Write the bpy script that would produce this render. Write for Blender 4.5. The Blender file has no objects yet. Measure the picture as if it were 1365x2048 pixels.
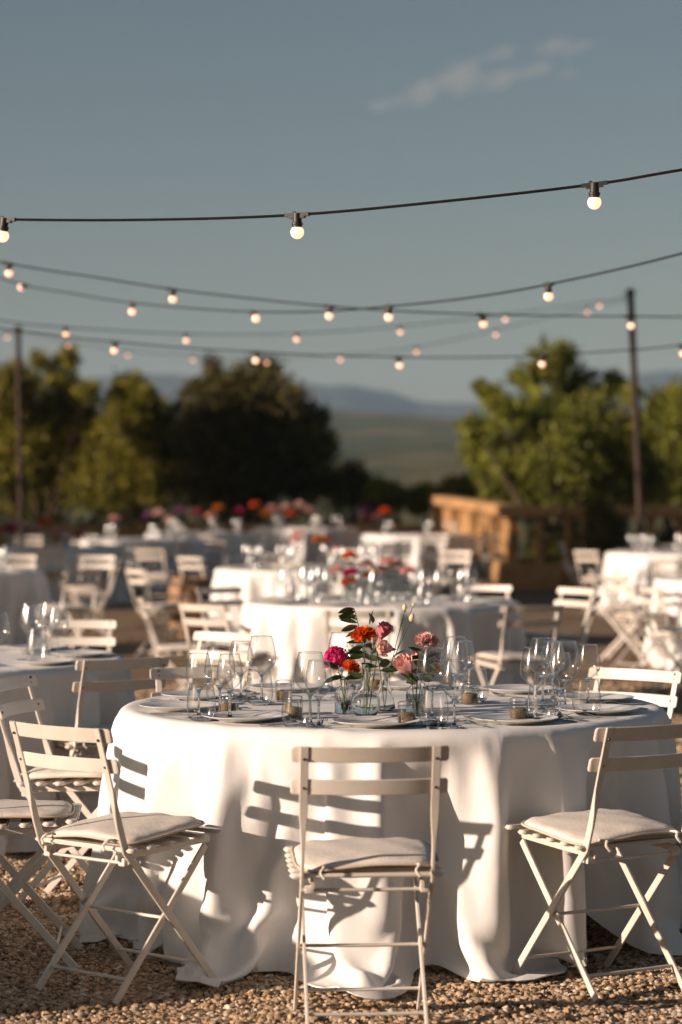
import bpy, bmesh, math, random, zlib, base64
import numpy as np
from mathutils import Vector, Matrix

random.seed(7)
SC = bpy.context.scene
COL = SC.collection
PI = math.pi
R = math.radians

# ------------------------------------------------------------------ camera
F_PX, CAM_H, HORIZON = 4835.0, 1.49, 990.0      # focal length in photo pixels (85 mm), eye height, horizon row
cam = bpy.data.cameras.new('camera')
cam.lens = 85
cam.sensor_fit = 'VERTICAL'
cam.sensor_height = 36
cam.clip_start = 0.1
cam.clip_end = 20000
cam.dof.use_dof = True
cam.dof.focus_distance = 7.85
cam.dof.aperture_fstop = 2.3
cam_ob = bpy.data.objects.new('camera', cam)
COL.objects.link(cam_ob)
cam_ob.location = (0, 0, CAM_H)
cam_ob.rotation_euler = (PI / 2 - math.atan((1024 - HORIZON) / F_PX), 0, 0)
SC.camera = cam_ob

# ------------------------------------------------------------------ sky and sun
SUN_TRAVEL = Vector((0.924, 0.372, -0.272)).normalized()
world = bpy.data.worlds.new('World')
SC.world = world
world.use_nodes = True
wn, wl = world.node_tree.nodes, world.node_tree.links
sky = wn.new('ShaderNodeTexSky')
sky.sky_type = 'NISHITA'
sky.sun_disc = False
sky.sun_elevation = math.asin(-SUN_TRAVEL.z)
sky.sun_rotation = math.atan2(-SUN_TRAVEL.x, -SUN_TRAVEL.y)
sky.altitude = 300
sky.air_density = 1.0
sky.dust_density = 1.2
sky.ozone_density = 1.0
bg = wn['Background']
tint = wn.new('ShaderNodeMix')
tint.data_type = 'RGBA'
tint.blend_type = 'MULTIPLY'
tint.inputs['Factor'].default_value = 1.0
tint.inputs[7].default_value = (1.0, 0.935, 0.855, 1)      # the photograph's warm white balance
wl.new(sky.outputs[0], tint.inputs[6])
wl.new(tint.outputs[2], bg.inputs[0])
bg.inputs[1].default_value = 0.039

sun = bpy.data.lights.new('sun', 'SUN')
sun.energy = 5.0
sun.angle = R(0.5)
sun.color = (1.0, 0.785, 0.63)
sun_ob = bpy.data.objects.new('sun', sun)
COL.objects.link(sun_ob)
sun_ob.rotation_euler = SUN_TRAVEL.to_track_quat('-Z', 'Y').to_euler()
sun_ob.location = (-30, -12, 20)

vs = SC.view_settings
vs.view_transform = 'Standard'
vs.look = 'None'
vs.exposure = 0.66
vs.gamma = 1.0
vs.use_curve_mapping = False
cy = SC.cycles
cy.max_bounces = 20
cy.diffuse_bounces = 3
cy.glossy_bounces = 4
cy.transmission_bounces = 20
cy.transparent_max_bounces = 40
cy.volume_bounces = 0
cy.sample_clamp_indirect = 8
cy.caustics_reflective = False
cy.caustics_refractive = False
cy.use_denoising = True


# ------------------------------------------------------------------ helpers
def W(px, py, d):
    """World point seen at photo pixel (px, py) at depth d."""
    return Vector(((px - 682.5) * d / F_PX, d, CAM_H - (py - HORIZON) * d / F_PX))


def ground_z(y):
    return 0.012 * max(0.0, y - 33.0)


def on_table(px, py, top=0.763):
    d = (CAM_H - top) * F_PX / (py - HORIZON)
    return Vector(((px - 682.5) * d / F_PX, d, top))


def tag(o, label=None, cat=None, group=None, kind=None):
    if label: o['label'] = label
    if cat: o['category'] = cat
    if group: o['group'] = group
    if kind: o['kind'] = kind
    return o


def empty(name, loc=(0, 0, 0), rz=0.0):
    o = bpy.data.objects.new(name, None)
    o.empty_display_size = 0.05
    COL.objects.link(o)
    o.location = loc
    o.rotation_euler = (0, 0, rz)
    return o


def link(name, mesh, parent=None, loc=None, rot=None, scale=None):
    o = bpy.data.objects.new(name, mesh)
    COL.objects.link(o)
    if parent: o.parent = parent
    if loc is not None: o.location = loc
    if rot is not None: o.rotation_euler = rot
    if scale is not None: o.scale = scale if hasattr(scale, '__len__') else (scale,) * 3
    return o


def mesh_from(name, verts, faces, mat, smooth=False, angle=None):
    me = bpy.data.meshes.new(name)
    me.from_pydata([tuple(v) for v in verts], [], faces)
    me.validate()
    if mat: me.materials.append(mat)
    if smooth:
        me.shade_smooth()
        if angle: me.set_sharp_from_angle(angle=R(angle))
    return me


def bm_mesh(name, bm, mat, smooth=False, angle=None):
    me = bpy.data.meshes.new(name)
    bmesh.ops.recalc_face_normals(bm, faces=bm.faces)
    bm.to_mesh(me)
    bm.free()
    if mat: me.materials.append(mat)
    if smooth:
        me.shade_smooth()
        if angle: me.set_sharp_from_angle(angle=R(angle))
    return me


def box_mesh(name, sx, sy, sz, mat, bevel=0.0, seg=2, jitter=0.0, base=False):
    bm = bmesh.new()
    bmesh.ops.create_cube(bm, size=1)
    for v in bm.verts:
        v.co = Vector((v.co.x * sx, v.co.y * sy, (v.co.z + (0.5 if base else 0)) * sz))
        if jitter:
            v.co += Vector([random.uniform(-jitter, jitter) for _ in range(3)])
    if bevel:
        bmesh.ops.bevel(bm, geom=bm.edges[:], offset=bevel, segments=seg, affect='EDGES', profile=0.6)
    return bm_mesh(name, bm, mat, smooth=bevel > 0, angle=40)


def lathe(name, prof, mat, n=32, smooth=True, angle=None, close=False):
    """prof: (radius, z) list."""
    verts, faces, rings = [], [], []
    for r, z in prof:
        if r < 1e-6:
            rings.append([len(verts)])
            verts.append((0, 0, z))
        else:
            rings.append(list(range(len(verts), len(verts) + n)))
            verts += [(r * math.cos(2 * PI * j / n), r * math.sin(2 * PI * j / n), z) for j in range(n)]
    pairs = list(zip(rings, rings[1:]))
    if close: pairs.append((rings[-1], rings[0]))
    for A, B in pairs:
        for j in range(n):
            k = (j + 1) % n
            if len(A) == 1 and len(B) == 1: continue
            if len(A) == 1: faces.append((A[0], B[k], B[j]))
            elif len(B) == 1: faces.append((A[j], A[k], B[0]))
            else: faces.append((A[j], A[k], B[k], B[j]))
    me = mesh_from(name, verts, faces, mat, smooth, angle)
    bm = bmesh.new()
    bm.from_mesh(me)
    bmesh.ops.recalc_face_normals(bm, faces=bm.faces)
    bm.to_mesh(me)
    bm.free()
    if smooth:
        me.shade_smooth()
        if angle: me.set_sharp_from_angle(angle=R(angle))
    return me


def smooth_path(pts, n):
    """Catmull-Rom through pts, n points per span."""
    P = [Vector(p) for p in pts]
    P = [2 * P[0] - P[1]] + P + [2 * P[-1] - P[-2]]
    out = []
    for i in range(1, len(P) - 2):
        a, b, c, d = P[i - 1], P[i], P[i + 1], P[i + 2]
        for k in range(n):
            t = k / n
            out.append(0.5 * ((2 * b) + (c - a) * t + (2 * a - 5 * b + 4 * c - d) * t * t + (3 * b - a - 3 * c + d) * t ** 3))
    out.append(P[-2])
    return out


def tube(name, pts, rad, mat, n=8, caps=True):
    """Round tube along pts; rad a number or a list."""
    pts = [Vector(p) for p in pts]
    rs = rad if hasattr(rad, '__len__') else [rad] * len(pts)
    verts, faces = [], []
    up = Vector((0, 0, 1))
    prev = None
    for i, p in enumerate(pts):
        t = (pts[min(i + 1, len(pts) - 1)] - pts[max(i - 1, 0)]).normalized()
        if prev is None:
            a = up if abs(t.dot(up)) < 0.9 else Vector((1, 0, 0))
            u = t.cross(a).normalized()
        else:
            u = (prev - t * prev.dot(t)).normalized()
        prev = u
        v = t.cross(u)
        for j in range(n):
            an = 2 * PI * j / n
            verts.append(p + (u * math.cos(an) + v * math.sin(an)) * rs[i])
    for i in range(len(pts) - 1):
        for j in range(n):
            k = (j + 1) % n
            faces.append((i * n + j, i * n + k, (i + 1) * n + k, (i + 1) * n + j))
    if caps:
        faces.append(tuple(range(n))[::-1])
        faces.append(tuple((len(pts) - 1) * n + j for j in range(n)))
    return mesh_from(name, verts, faces, mat, True, 50)


def sweep_bar(name, stations, mat, bevel=0.0015):
    """Flat bar along stations (centre, half width x, half width across path in the yz plane)."""
    verts, faces = [], []
    n = len(stations)
    for i, (c, hx, hd) in enumerate(stations):
        a = Vector(stations[max(i - 1, 0)][0])
        b = Vector(stations[min(i + 1, n - 1)][0])
        t = (b - a).normalized()
        nx = Vector((1, 0, 0))
        nn = t.cross(nx).normalized()
        c = Vector(c)
        e = min(bevel, hx * 0.6, hd * 0.6)
        for sx, sd in ((-1, -1), (1, -1), (1, 1), (-1, 1)):
            for q in ((0, 1), (1, 0)) if sx * sd > 0 else ((1, 0), (0, 1)):
                verts.append(c + nx * sx * (hx - e * q[0]) + nn * sd * (hd - e * q[1]))
    m = 8
    for i in range(n - 1):
        for j in range(m):
            k = (j + 1) % m
            faces.append((i * m + j, i * m + k, (i + 1) * m + k, (i + 1) * m + j))
    faces.append(tuple(range(m))[::-1])
    faces.append(tuple((n - 1) * m + j for j in range(m)))
    bm = bmesh.new()
    vv = [bm.verts.new(v) for v in verts]
    for f in faces: bm.faces.new([vv[i] for i in f])
    return bm_mesh(name, bm, mat, True, 35)


# ------------------------------------------------------------------ materials
def mat_new(name):
    m = bpy.data.materials.new(name)
    m.use_nodes = True
    nt = m.node_tree
    return m, nt.nodes, nt.links, nt.nodes['Principled BSDF']


def noise(nodes, links, scale, detail=4, rough=0.6, coord='Object', vec=None):
    tc = nodes.new('ShaderNodeTexCoord')
    nz = nodes.new('ShaderNodeTexNoise')
    nz.inputs['Scale'].default_value = scale
    nz.inputs['Detail'].default_value = detail
    nz.inputs['Roughness'].default_value = rough
    links.new(vec if vec is not None else tc.outputs[coord], nz.inputs['Vector'])
    return nz


def ramp(nodes, links, src, stops):
    r = nodes.new('ShaderNodeValToRGB')
    e = r.color_ramp.elements
    e[0].position, e[0].color = stops[0][0], (*stops[0][1], 1)
    e[1].position, e[1].color = stops[-1][0], (*stops[-1][1], 1)
    for p, c in stops[1:-1]:
        x = e.new(p)
        x.color = (*c, 1)
    links.new(src, r.inputs[0])
    return r


def bump(nodes, links, src, bsdf, strength=0.3, dist=0.01):
    b = nodes.new('ShaderNodeBump')
    b.inputs['Strength'].default_value = strength
    b.inputs['Distance'].default_value = dist
    links.new(src, b.inputs['Height'])
    links.new(b.outputs[0], bsdf.inputs['Normal'])
    return b


def simple(name, col, rough=0.5, metal=0.0, var=0.12, scale=8, bump_s=0.0, bump_scale=60, bump_d=0.002, spec=None, coord='Object'):
    m, n, l, b = mat_new(name)
    nz = noise(n, l, scale, coord=coord)
    lo = tuple(c * (1 - var) for c in col)
    hi = tuple(min(1, c * (1 + var)) for c in col)
    r = ramp(n, l, nz.outputs['Fac'], [(0.3, lo), (0.7, hi)])
    l.new(r.outputs[0], b.inputs['Base Color'])
    b.inputs['Roughness'].default_value = rough
    b.inputs['Metallic'].default_value = metal
    if spec is not None: b.inputs['Specular IOR Level'].default_value = spec
    if bump_s:
        bump(n, l, noise(n, l, bump_scale, coord=coord).outputs['Fac'], b, bump_s, bump_d)
    return m


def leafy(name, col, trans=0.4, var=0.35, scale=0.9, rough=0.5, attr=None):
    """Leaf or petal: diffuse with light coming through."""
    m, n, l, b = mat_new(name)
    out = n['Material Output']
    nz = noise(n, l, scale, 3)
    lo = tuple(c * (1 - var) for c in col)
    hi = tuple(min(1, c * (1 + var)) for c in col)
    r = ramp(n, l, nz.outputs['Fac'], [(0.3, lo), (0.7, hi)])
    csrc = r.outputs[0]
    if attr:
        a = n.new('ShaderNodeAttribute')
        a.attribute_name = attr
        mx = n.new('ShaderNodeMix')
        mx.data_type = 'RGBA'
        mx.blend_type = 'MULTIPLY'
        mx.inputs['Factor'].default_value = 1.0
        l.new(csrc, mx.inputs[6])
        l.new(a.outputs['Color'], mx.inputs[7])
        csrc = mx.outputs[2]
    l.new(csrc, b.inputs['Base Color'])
    b.inputs['Roughness'].default_value = rough
    b.inputs['Specular IOR Level'].default_value = 0.3
    tr = n.new('ShaderNodeBsdfTranslucent')
    l.new(csrc, tr.inputs[0])
    mix = n.new('ShaderNodeMixShader')
    mix.inputs[0].default_value = trans
    l.new(b.outputs[0], mix.inputs[1])
    l.new(tr.outputs[0], mix.inputs[2])
    l.new(mix.outputs[0], out.inputs[0])
    return m


def glass_mat(name, tint=(0.992, 0.994, 0.994), edge=(0.42, 0.45, 0.47), rough=0.13, face=0.065, power=2.8):
    """Thin blown glass: clear face on, mirror bright and a little darker at the edges."""
    m, n, l, b = mat_new(name)
    out = n['Material Output']
    n.remove(b)
    lw = n.new('ShaderNodeLayerWeight')
    lw.inputs[0].default_value = 0.5
    pw = n.new('ShaderNodeMath')
    pw.operation = 'POWER'
    pw.inputs[1].default_value = 3.0
    l.new(lw.outputs['Facing'], pw.inputs[0])
    r = ramp(n, l, pw.outputs[0], [(0.0, tint), (1.0, edge)])
    tp = n.new('ShaderNodeBsdfTransparent')
    l.new(r.outputs[0], tp.inputs[0])
    gl = n.new('ShaderNodeBsdfGlossy')
    gl.inputs['Roughness'].default_value = rough
    p4 = n.new('ShaderNodeMath')
    p4.operation = 'POWER'
    p4.inputs[1].default_value = power
    l.new(lw.outputs['Facing'], p4.inputs[0])
    k = n.new('ShaderNodeMath')
    k.operation = 'MULTIPLY_ADD'
    k.inputs[1].default_value = 0.75
    k.inputs[2].default_value = face
    k.use_clamp = True
    l.new(p4.outputs[0], k.inputs[0])
    m1 = n.new('ShaderNodeMixShader')
    l.new(k.outputs[0], m1.inputs[0])
    l.new(tp.outputs[0], m1.inputs[1])
    l.new(gl.outputs[0], m1.inputs[2])
    l.new(m1.outputs[0], out.inputs[0])
    return m


def solid_glass_mat(name, ior=1.5, rough=0.0):
    m, n, l, b = mat_new(name)
    b.inputs['Base Color'].default_value = (0.97, 0.985, 0.985, 1)
    b.inputs['Roughness'].default_value = rough
    b.inputs['IOR'].default_value = ior
    b.inputs['Transmission Weight'].default_value = 1.0
    return m


M = {}


def paint_mat():
    m, n, l, b = mat_new('worn_cream_paint')
    oi = n.new('ShaderNodeObjectInfo')
    tone = ramp(n, l, oi.outputs['Random'], [(0.0, (0.60, 0.545, 0.48)), (0.5, (0.66, 0.605, 0.54)), (1.0, (0.70, 0.65, 0.59))])
    nz = noise(n, l, 14, 4)
    soft = ramp(n, l, nz.outputs['Fac'], [(0.3, (0.88, 0.87, 0.86)), (0.7, (1, 1, 1))])
    mx = n.new('ShaderNodeMix')
    mx.data_type = 'RGBA'
    mx.blend_type = 'MULTIPLY'
    mx.inputs['Factor'].default_value = 1.0
    l.new(tone.outputs[0], mx.inputs[6])
    l.new(soft.outputs[0], mx.inputs[7])
    ch = noise(n, l, 46, 5, 0.7)
    chips = ramp(n, l, ch.outputs['Fac'], [(0.66, (0, 0, 0)), (0.70, (1, 1, 1))])
    m2 = n.new('ShaderNodeMix')
    m2.data_type = 'RGBA'
    l.new(chips.outputs[0], m2.inputs['Factor'])
    l.new(mx.outputs[2], m2.inputs[6])
    m2.inputs[7].default_value = (0.27, 0.19, 0.13, 1)
    l.new(m2.outputs[2], b.inputs['Base Color'])
    b.inputs['Roughness'].default_value = 0.42
    bump(n, l, noise(n, l, 120, 4).outputs['Fac'], b, 0.15, 0.0008)
    return m


M['paint'] = paint_mat()
M['bolt'] = simple('rusty_bolt', (0.07, 0.05, 0.04), 0.5, 0.6, var=0.3, scale=60)
M['cushion'] = simple('cushion_cotton', (0.66, 0.60, 0.53), 0.9, var=0.05, scale=18, bump_s=0.5, bump_scale=90, bump_d=0.003, spec=0.15)
M['cushion_under'] = simple('cushion_underside', (0.36, 0.24, 0.13), 0.9, var=0.1, scale=20, spec=0.1)
M['piping'] = simple('cushion_piping', (0.56, 0.47, 0.38), 0.9, var=0.06, scale=30, spec=0.1)
M['plate'] = simple('stoneware', (0.66, 0.645, 0.62), 0.28, var=0.05, scale=24, bump_s=0.05, bump_scale=90, bump_d=0.0008)
M['steel'] = simple('cutlery_steel', (0.55, 0.55, 0.56), 0.16, 1.0, var=0.05, scale=30)
M['glass'] = glass_mat('clear_glass')
M['vase_glass'] = glass_mat('vase_glass', (0.955, 0.975, 0.965), (0.45, 0.5, 0.49))
M['solid_glass'] = solid_glass_mat('solid_glass', 1.5, 0.02)
M['far_glass'] = glass_mat('far_clear_glass', (0.95, 0.96, 0.965), (0.5, 0.52, 0.54), 0.22, 0.11, 2.8)
M['black'] = simple('black_plastic', (0.014, 0.013, 0.012), 0.5, var=0.3, scale=60, bump_s=0.2, bump_scale=150, bump_d=0.001)
M['cable'] = simple('black_cable', (0.007, 0.0075, 0.0075), 0.8, var=0.3, scale=40, spec=0.15)
M['black_steel'] = simple('black_table_steel', (0.02, 0.02, 0.02), 0.5, 0.3, var=0.2)
M['wood'] = simple('tabletop_plywood', (0.34, 0.23, 0.13), 0.6, var=0.2, scale=5)
M['menu_wood'] = simple('menu_wood', (0.20, 0.115, 0.06), 0.6, var=0.25, scale=40)
M['paper'] = simple('menu_paper', (0.76, 0.74, 0.70), 0.85, var=0.03, scale=30)
M['seeds'] = simple('jar_seeds', (0.16, 0.105, 0.055), 0.85, var=0.75, scale=330, bump_s=0.8, bump_scale=330, bump_d=0.003)
M['rust'] = simple('rusted_pole', (0.038, 0.021, 0.014), 0.85, var=0.35, scale=4, bump_s=0.3, bump_scale=30)
M['bark'] = simple('bark', (0.10, 0.07, 0.045), 0.95, var=0.4, scale=6, bump_s=0.6, bump_scale=20, bump_d=0.03)
M['stem'] = leafy('flower_stem', (0.07, 0.12, 0.03), 0.1, 0.3, 30)
M['stem_dark'] = leafy('dark_stem', (0.05, 0.07, 0.025), 0.1, 0.3, 30)
M['olive_leaf'] = leafy('olive_green_leaf', (0.045, 0.075, 0.02), 0.22, 0.4, 25, 0.4)
M['euca_leaf'] = leafy('eucalyptus_leaf', (0.13, 0.16, 0.09), 0.22, 0.3, 25, 0.5)
M['brown_leaf'] = leafy('brownish_leaf', (0.12, 0.075, 0.045), 0.22, 0.3, 25, 0.5)
M['magenta'] = leafy('magenta_petal', (0.56, 0.015, 0.14), 0.3, 0.35, 60)
M['orange'] = leafy('orange_petal', (0.90, 0.16, 0.03), 0.35, 0.2, 60)
M['mauve'] = leafy('mauve_rose_petal', (0.70, 0.22, 0.26), 0.3, 0.3, 40)
M['pale'] = leafy('pale_pink_petal', (0.90, 0.62, 0.54), 0.35, 0.1, 40)
M['pink'] = leafy('pink_rose_petal', (0.95, 0.52, 0.47), 0.35, 0.2, 40)
M['blush'] = leafy('blush_carnation_petal', (0.92, 0.55, 0.50), 0.35, 0.2, 60)
M['cream_bud'] = leafy('cream_bud_petal', (0.78, 0.70, 0.46), 0.35, 0.15, 60)
M['white_fl'] = leafy('white_filler_petal', (0.75, 0.70, 0.64), 0.35, 0.15, 60)
M['purple'] = leafy('purple_petal', (0.34, 0.09, 0.28), 0.3, 0.3, 60)
M['amber_fl'] = leafy('amber_petal', (0.70, 0.24, 0.02), 0.3, 0.3, 60)


M['water'] = solid_glass_mat('vase_water', 1.33)


def cloth_mat():
    m, n, l, b = mat_new('white_linen_cloth')
    out = n['Material Output']
    nz = noise(n, l, 3.0, 3)
    r = ramp(n, l, nz.outputs['Fac'], [(0.3, (0.79, 0.775, 0.755)), (0.7, (0.83, 0.815, 0.795))])
    l.new(r.outputs[0], b.inputs['Base Color'])
    b.inputs['Roughness'].default_value = 0.85
    b.inputs['Specular IOR Level'].default_value = 0.15
    # pressed fold lines, handling creases and the weave
    tc = n.new('ShaderNodeTexCoord')
    dist = noise(n, l, 2.0, 2, vec=tc.outputs['Object'])
    wv = n.new('ShaderNodeTexWave')
    wv.bands_direction = 'X'
    wv.inputs['Scale'].default_value = 0.55
    wv.inputs['Distortion'].default_value = 0.25
    l.new(tc.outputs['Object'], wv.inputs['Vector'])
    fold = ramp(n, l, wv.outputs['Fac'], [(0.965, (0, 0, 0)), (1.0, (1, 1, 1))])
    cr = noise(n, l, 7.0, 5, 0.5, vec=tc.outputs['Object'])
    we = noise(n, l, 500.0, 1, vec=tc.outputs['Object'])
    ad = n.new('ShaderNodeMath')
    ad.operation = 'MULTIPLY_ADD'
    ad.inputs[1].default_value = 0.06
    l.new(we.outputs['Fac'], ad.inputs[0])
    l.new(cr.outputs['Fac'], ad.inputs[2])
    a2 = n.new('ShaderNodeMath')
    a2.operation = 'MULTIPLY_ADD'
    a2.inputs[1].default_value = 0.30
    l.new(fold.outputs[0], a2.inputs[0])
    l.new(ad.outputs[0], a2.inputs[2])
    bump(n, l, a2.outputs[0], b, 0.24, 0.011)
    tr = n.new('ShaderNodeBsdfTranslucent')
    l.new(r.outputs[0], tr.inputs[0])
    mix = n.new('ShaderNodeMixShader')
    mix.inputs[0].default_value = 0.10
    l.new(b.outputs[0], mix.inputs[1])
    l.new(tr.outputs[0], mix.inputs[2])
    l.new(mix.outputs[0], out.inputs[0])
    return m


M['cloth'] = cloth_mat()


def bulb_mat():
    m, n, l, b = mat_new('lit_frosted_bulb')
    b.inputs['Base Color'].default_value = (0.55, 0.47, 0.40, 1)
    b.inputs['Roughness'].default_value = 0.3
    b.inputs['Emission Color'].default_value = (1.0, 0.46, 0.29, 1)
    b.inputs['Emission Strength'].default_value = 1.25
    return m


M['bulb'] = bulb_mat()


def stone_mat():
    m, n, l, b = mat_new('ochre_stone')
    oi = n.new('ShaderNodeObjectInfo')
    nz = noise(n, l, 3.5, 6, 0.7)
    r = ramp(n, l, nz.outputs['Fac'], [(0.25, (0.22, 0.12, 0.05)), (0.5, (0.42, 0.24, 0.10)), (0.75, (0.54, 0.33, 0.15))])
    mx = n.new('ShaderNodeMix')
    mx.data_type = 'RGBA'
    mx.blend_type = 'MULTIPLY'
    mx.inputs['Factor'].default_value = 0.6
    rr = ramp(n, l, oi.outputs['Random'], [(0.0, (0.62, 0.58, 0.55)), (1.0, (1.0, 0.98, 0.95))])
    l.new(r.outputs[0], mx.inputs[6])
    l.new(rr.outputs[0], mx.inputs[7])
    l.new(mx.outputs[2], b.inputs['Base Color'])
    b.inputs['Roughness'].default_value = 0.95
    bump(n, l, noise(n, l, 25, 6).outputs['Fac'], b, 0.6, 0.02)
    return m


M['stone'] = stone_mat()
M['terracotta'] = simple('terracotta', (0.34, 0.115, 0.05), 0.85, var=0.2, scale=5, bump_s=0.2)
M['barrel'] = simple('brown_oak', (0.30, 0.16, 0.075), 0.7, var=0.3, scale=6, bump_s=0.2, bump_scale=40)
M['iron'] = simple('barrel_hoop', (0.06, 0.05, 0.045), 0.6, 0.7, var=0.3, scale=10)


def gravel_ground_mat():
    m, n, l, b = mat_new('gravel_bed')
    tc = n.new('ShaderNodeTexCoord')
    vo = n.new('ShaderNodeTexVoronoi')
    vo.inputs['Scale'].default_value = 48
    l.new(tc.outputs['Object'], vo.inputs['Vector'])
    big = noise(n, l, 0.5, 4, vec=tc.outputs['Object'])
    r = ramp(n, l, vo.outputs['Color'], [(0.1, (0.115, 0.075, 0.045)), (0.5, (0.23, 0.155, 0.095)), (0.9, (0.36, 0.265, 0.175))])
    r2 = ramp(n, l, big.outputs['Fac'], [(0.3, (0.75, 0.75, 0.75)), (0.7, (1, 1, 1))])
    mx = n.new('ShaderNodeMix')
    mx.data_type = 'RGBA'
    mx.blend_type = 'MULTIPLY'
    mx.inputs['Factor'].default_value = 1.0
    l.new(r.outputs[0], mx.inputs[6])
    l.new(r2.outputs[0], mx.inputs[7])
    l.new(mx.outputs[2], b.inputs['Base Color'])
    b.inputs['Roughness'].default_value = 0.95
    b.inputs['Specular IOR Level'].default_value = 0.2
    inv = n.new('ShaderNodeMath')
    inv.operation = 'SUBTRACT'
    inv.inputs[0].default_value = 1.0
    l.new(vo.outputs['Distance'], inv.inputs[1])
    bump(n, l, inv.outputs[0], b, 0.9, 0.02)
    return m


M['gravel_bed'] = gravel_ground_mat()


def pebble_mat():
    m, n, l, b = mat_new('limestone_pebbles')
    a = n.new('ShaderNodeAttribute')
    a.attribute_name = 'tone'
    r = ramp(n, l, a.outputs['Fac'], [(0.0, (0.24, 0.16, 0.10)), (0.35, (0.42, 0.29, 0.18)), (0.75, (0.56, 0.41, 0.275)), (1.0, (0.66, 0.57, 0.46))])
    nz = noise(n, l, 120, 3)
    r2 = ramp(n, l, nz.outputs['Fac'], [(0.3, (0.75, 0.74, 0.72)), (0.7, (1, 1, 1))])
    mx = n.new('ShaderNodeMix')
    mx.data_type = 'RGBA'
    mx.blend_type = 'MULTIPLY'
    mx.inputs['Factor'].default_value = 1.0
    l.new(r.outputs[0], mx.inputs[6])
    l.new(r2.outputs[0], mx.inputs[7])
    l.new(mx.outputs[2], b.inputs['Base Color'])
    b.inputs['Roughness'].default_value = 0.9
    b.inputs['Specular IOR Level'].default_value = 0.2
    return m


M['pebble'] = pebble_mat()


def hill_mat(name, cols, scale):
    m, n, l, b = mat_new(name)
    nz = noise(n, l, scale, 8, 0.65)
    r = ramp(n, l, nz.outputs['Fac'], cols)
    l.new(r.outputs[0], b.inputs['Base Color'])
    b.inputs['Roughness'].default_value = 1.0
    b.inputs['Specular IOR Level'].default_value = 0.0
    return m


M['valley'] = hill_mat('wooded_slope', [(0.35, (0.03, 0.045, 0.018)), (0.48, (0.06, 0.075, 0.03)), (0.56, (0.13, 0.115, 0.05)), (0.68, (0.20, 0.16, 0.08))], 0.02)
M['far_hill'] = hill_mat('far_wooded_hill', [(0.35, (0.03, 0.045, 0.02)), (0.7, (0.07, 0.08, 0.04))], 0.006)
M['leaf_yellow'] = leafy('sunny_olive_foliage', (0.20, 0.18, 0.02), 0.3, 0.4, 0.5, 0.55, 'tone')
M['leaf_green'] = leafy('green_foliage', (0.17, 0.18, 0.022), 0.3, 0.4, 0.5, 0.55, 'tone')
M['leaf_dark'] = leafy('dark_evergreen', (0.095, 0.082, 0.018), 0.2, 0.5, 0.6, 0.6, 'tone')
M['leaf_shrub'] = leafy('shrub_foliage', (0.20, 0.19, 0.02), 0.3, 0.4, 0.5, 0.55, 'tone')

# ------------------------------------------------------------------ ground, hills
def build_ground():
    ys = [-25, 0, 33, 40, 50.4]
    v, f = [], []
    for y in ys:
        v += [(-40, y, ground_z(y)), (40, y, ground_z(y))]
    for i in range(len(ys) - 1):
        f.append((2 * i, 2 * i + 1, 2 * i + 3, 2 * i + 2))
    o = link('ground', mesh_from('ground', v, f, M['gravel_bed']))
    tag(o, 'beige gravel terrace floor under the tables', 'ground', kind='structure')


build_ground()


def hnoise(x, y, s):
    return math.sin(x / s * 1.3 + 1.7) * math.cos(y / s * 1.1 + 0.4) + 0.5 * math.sin(x / s * 2.9 + y / s * 2.1) + 0.25 * math.sin(x / s * 6.1 - y / s * 4.7)


def build_terrain():
    # land below the terrace, then the wooded slope rising towards the hills
    ys = [50.5, 53, 58, 70, 90, 120, 160, 220, 300, 400, 500, 620, 740, 860, 980, 1100, 1220, 1340, 1460, 1560, 1700, 2000, 2600]
    NX = 90
    v, f = [], []
    for y in ys:
        half = 60 + y * 0.9
        for i in range(NX + 1):
            x = -half + 2 * half * i / NX
            if y <= 58: z = -2.2 - 0.1 * (y - 50)
            elif y < 300: z = -3 - (y - 58) * 0.02
            elif y <= 1460:
                t = (y - 300) / 1160
                z = -8 + 57 * (t ** 1.25) + 2.2 * hnoise(x, y, 140) * t + 1.0 * hnoise(x, y, 37) * t
            else:
                z = 49 - (y - 1460) * 0.08 + 2.2 * hnoise(x, y, 140)
            v.append((x, y, z))
    for j in range(len(ys) - 1):
        for i in range(NX):
            a = j * (NX + 1) + i
            f.append((a, a + 1, a + NX + 2, a + NX + 1))
    o = link('terrain', mesh_from('terrain', v, f, M['valley'], True))
    tag(o, 'wooded green slope rising beyond the terrace wall', 'hillside', kind='structure')
    # far ridge
    keys = [(-2600, 215), (-600, 196), (-330, 200), (-100, 186), (0, 178), (80, 172), (140, 156), (200, 152), (300, 170), (500, 205), (900, 190), (2600, 220)]
    v, f = [], []
    N = 260
    for i in range(N + 1):
        x = -2600 + 5200 * i / N
        for (x0, z0), (x1, z1) in zip(keys, keys[1:]):
            if x0 <= x <= x1:
                t = (x - x0) / (x1 - x0)
                t = t * t * (3 - 2 * t)
                zt = z0 + (z1 - z0) * t
                break
        zt += 3 * hnoise(x, 0, 60) + 1.2 * hnoise(x, 9, 19)
        for k, (yy, fr) in enumerate(((2800, -0.1), (3200, 0.28), (3600, 0.72), (3850, 0.93), (4000, 1.0), (4300, 0.8))):
            v.append((x, yy + 40 * hnoise(x, yy, 200), zt * fr + (4 * hnoise(x, yy, 90) if 0 < k < 4 else 0)))
    for i in range(N):
        for k in range(5):
            a = i * 6 + k
            f.append((a, a + 6, a + 7, a + 1))
    o = link('hills', mesh_from('hills', v, f, M['far_hill'], True))
    tag(o, 'hazy blue hills along the horizon', 'hills', kind='structure')


build_terrain()


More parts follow.
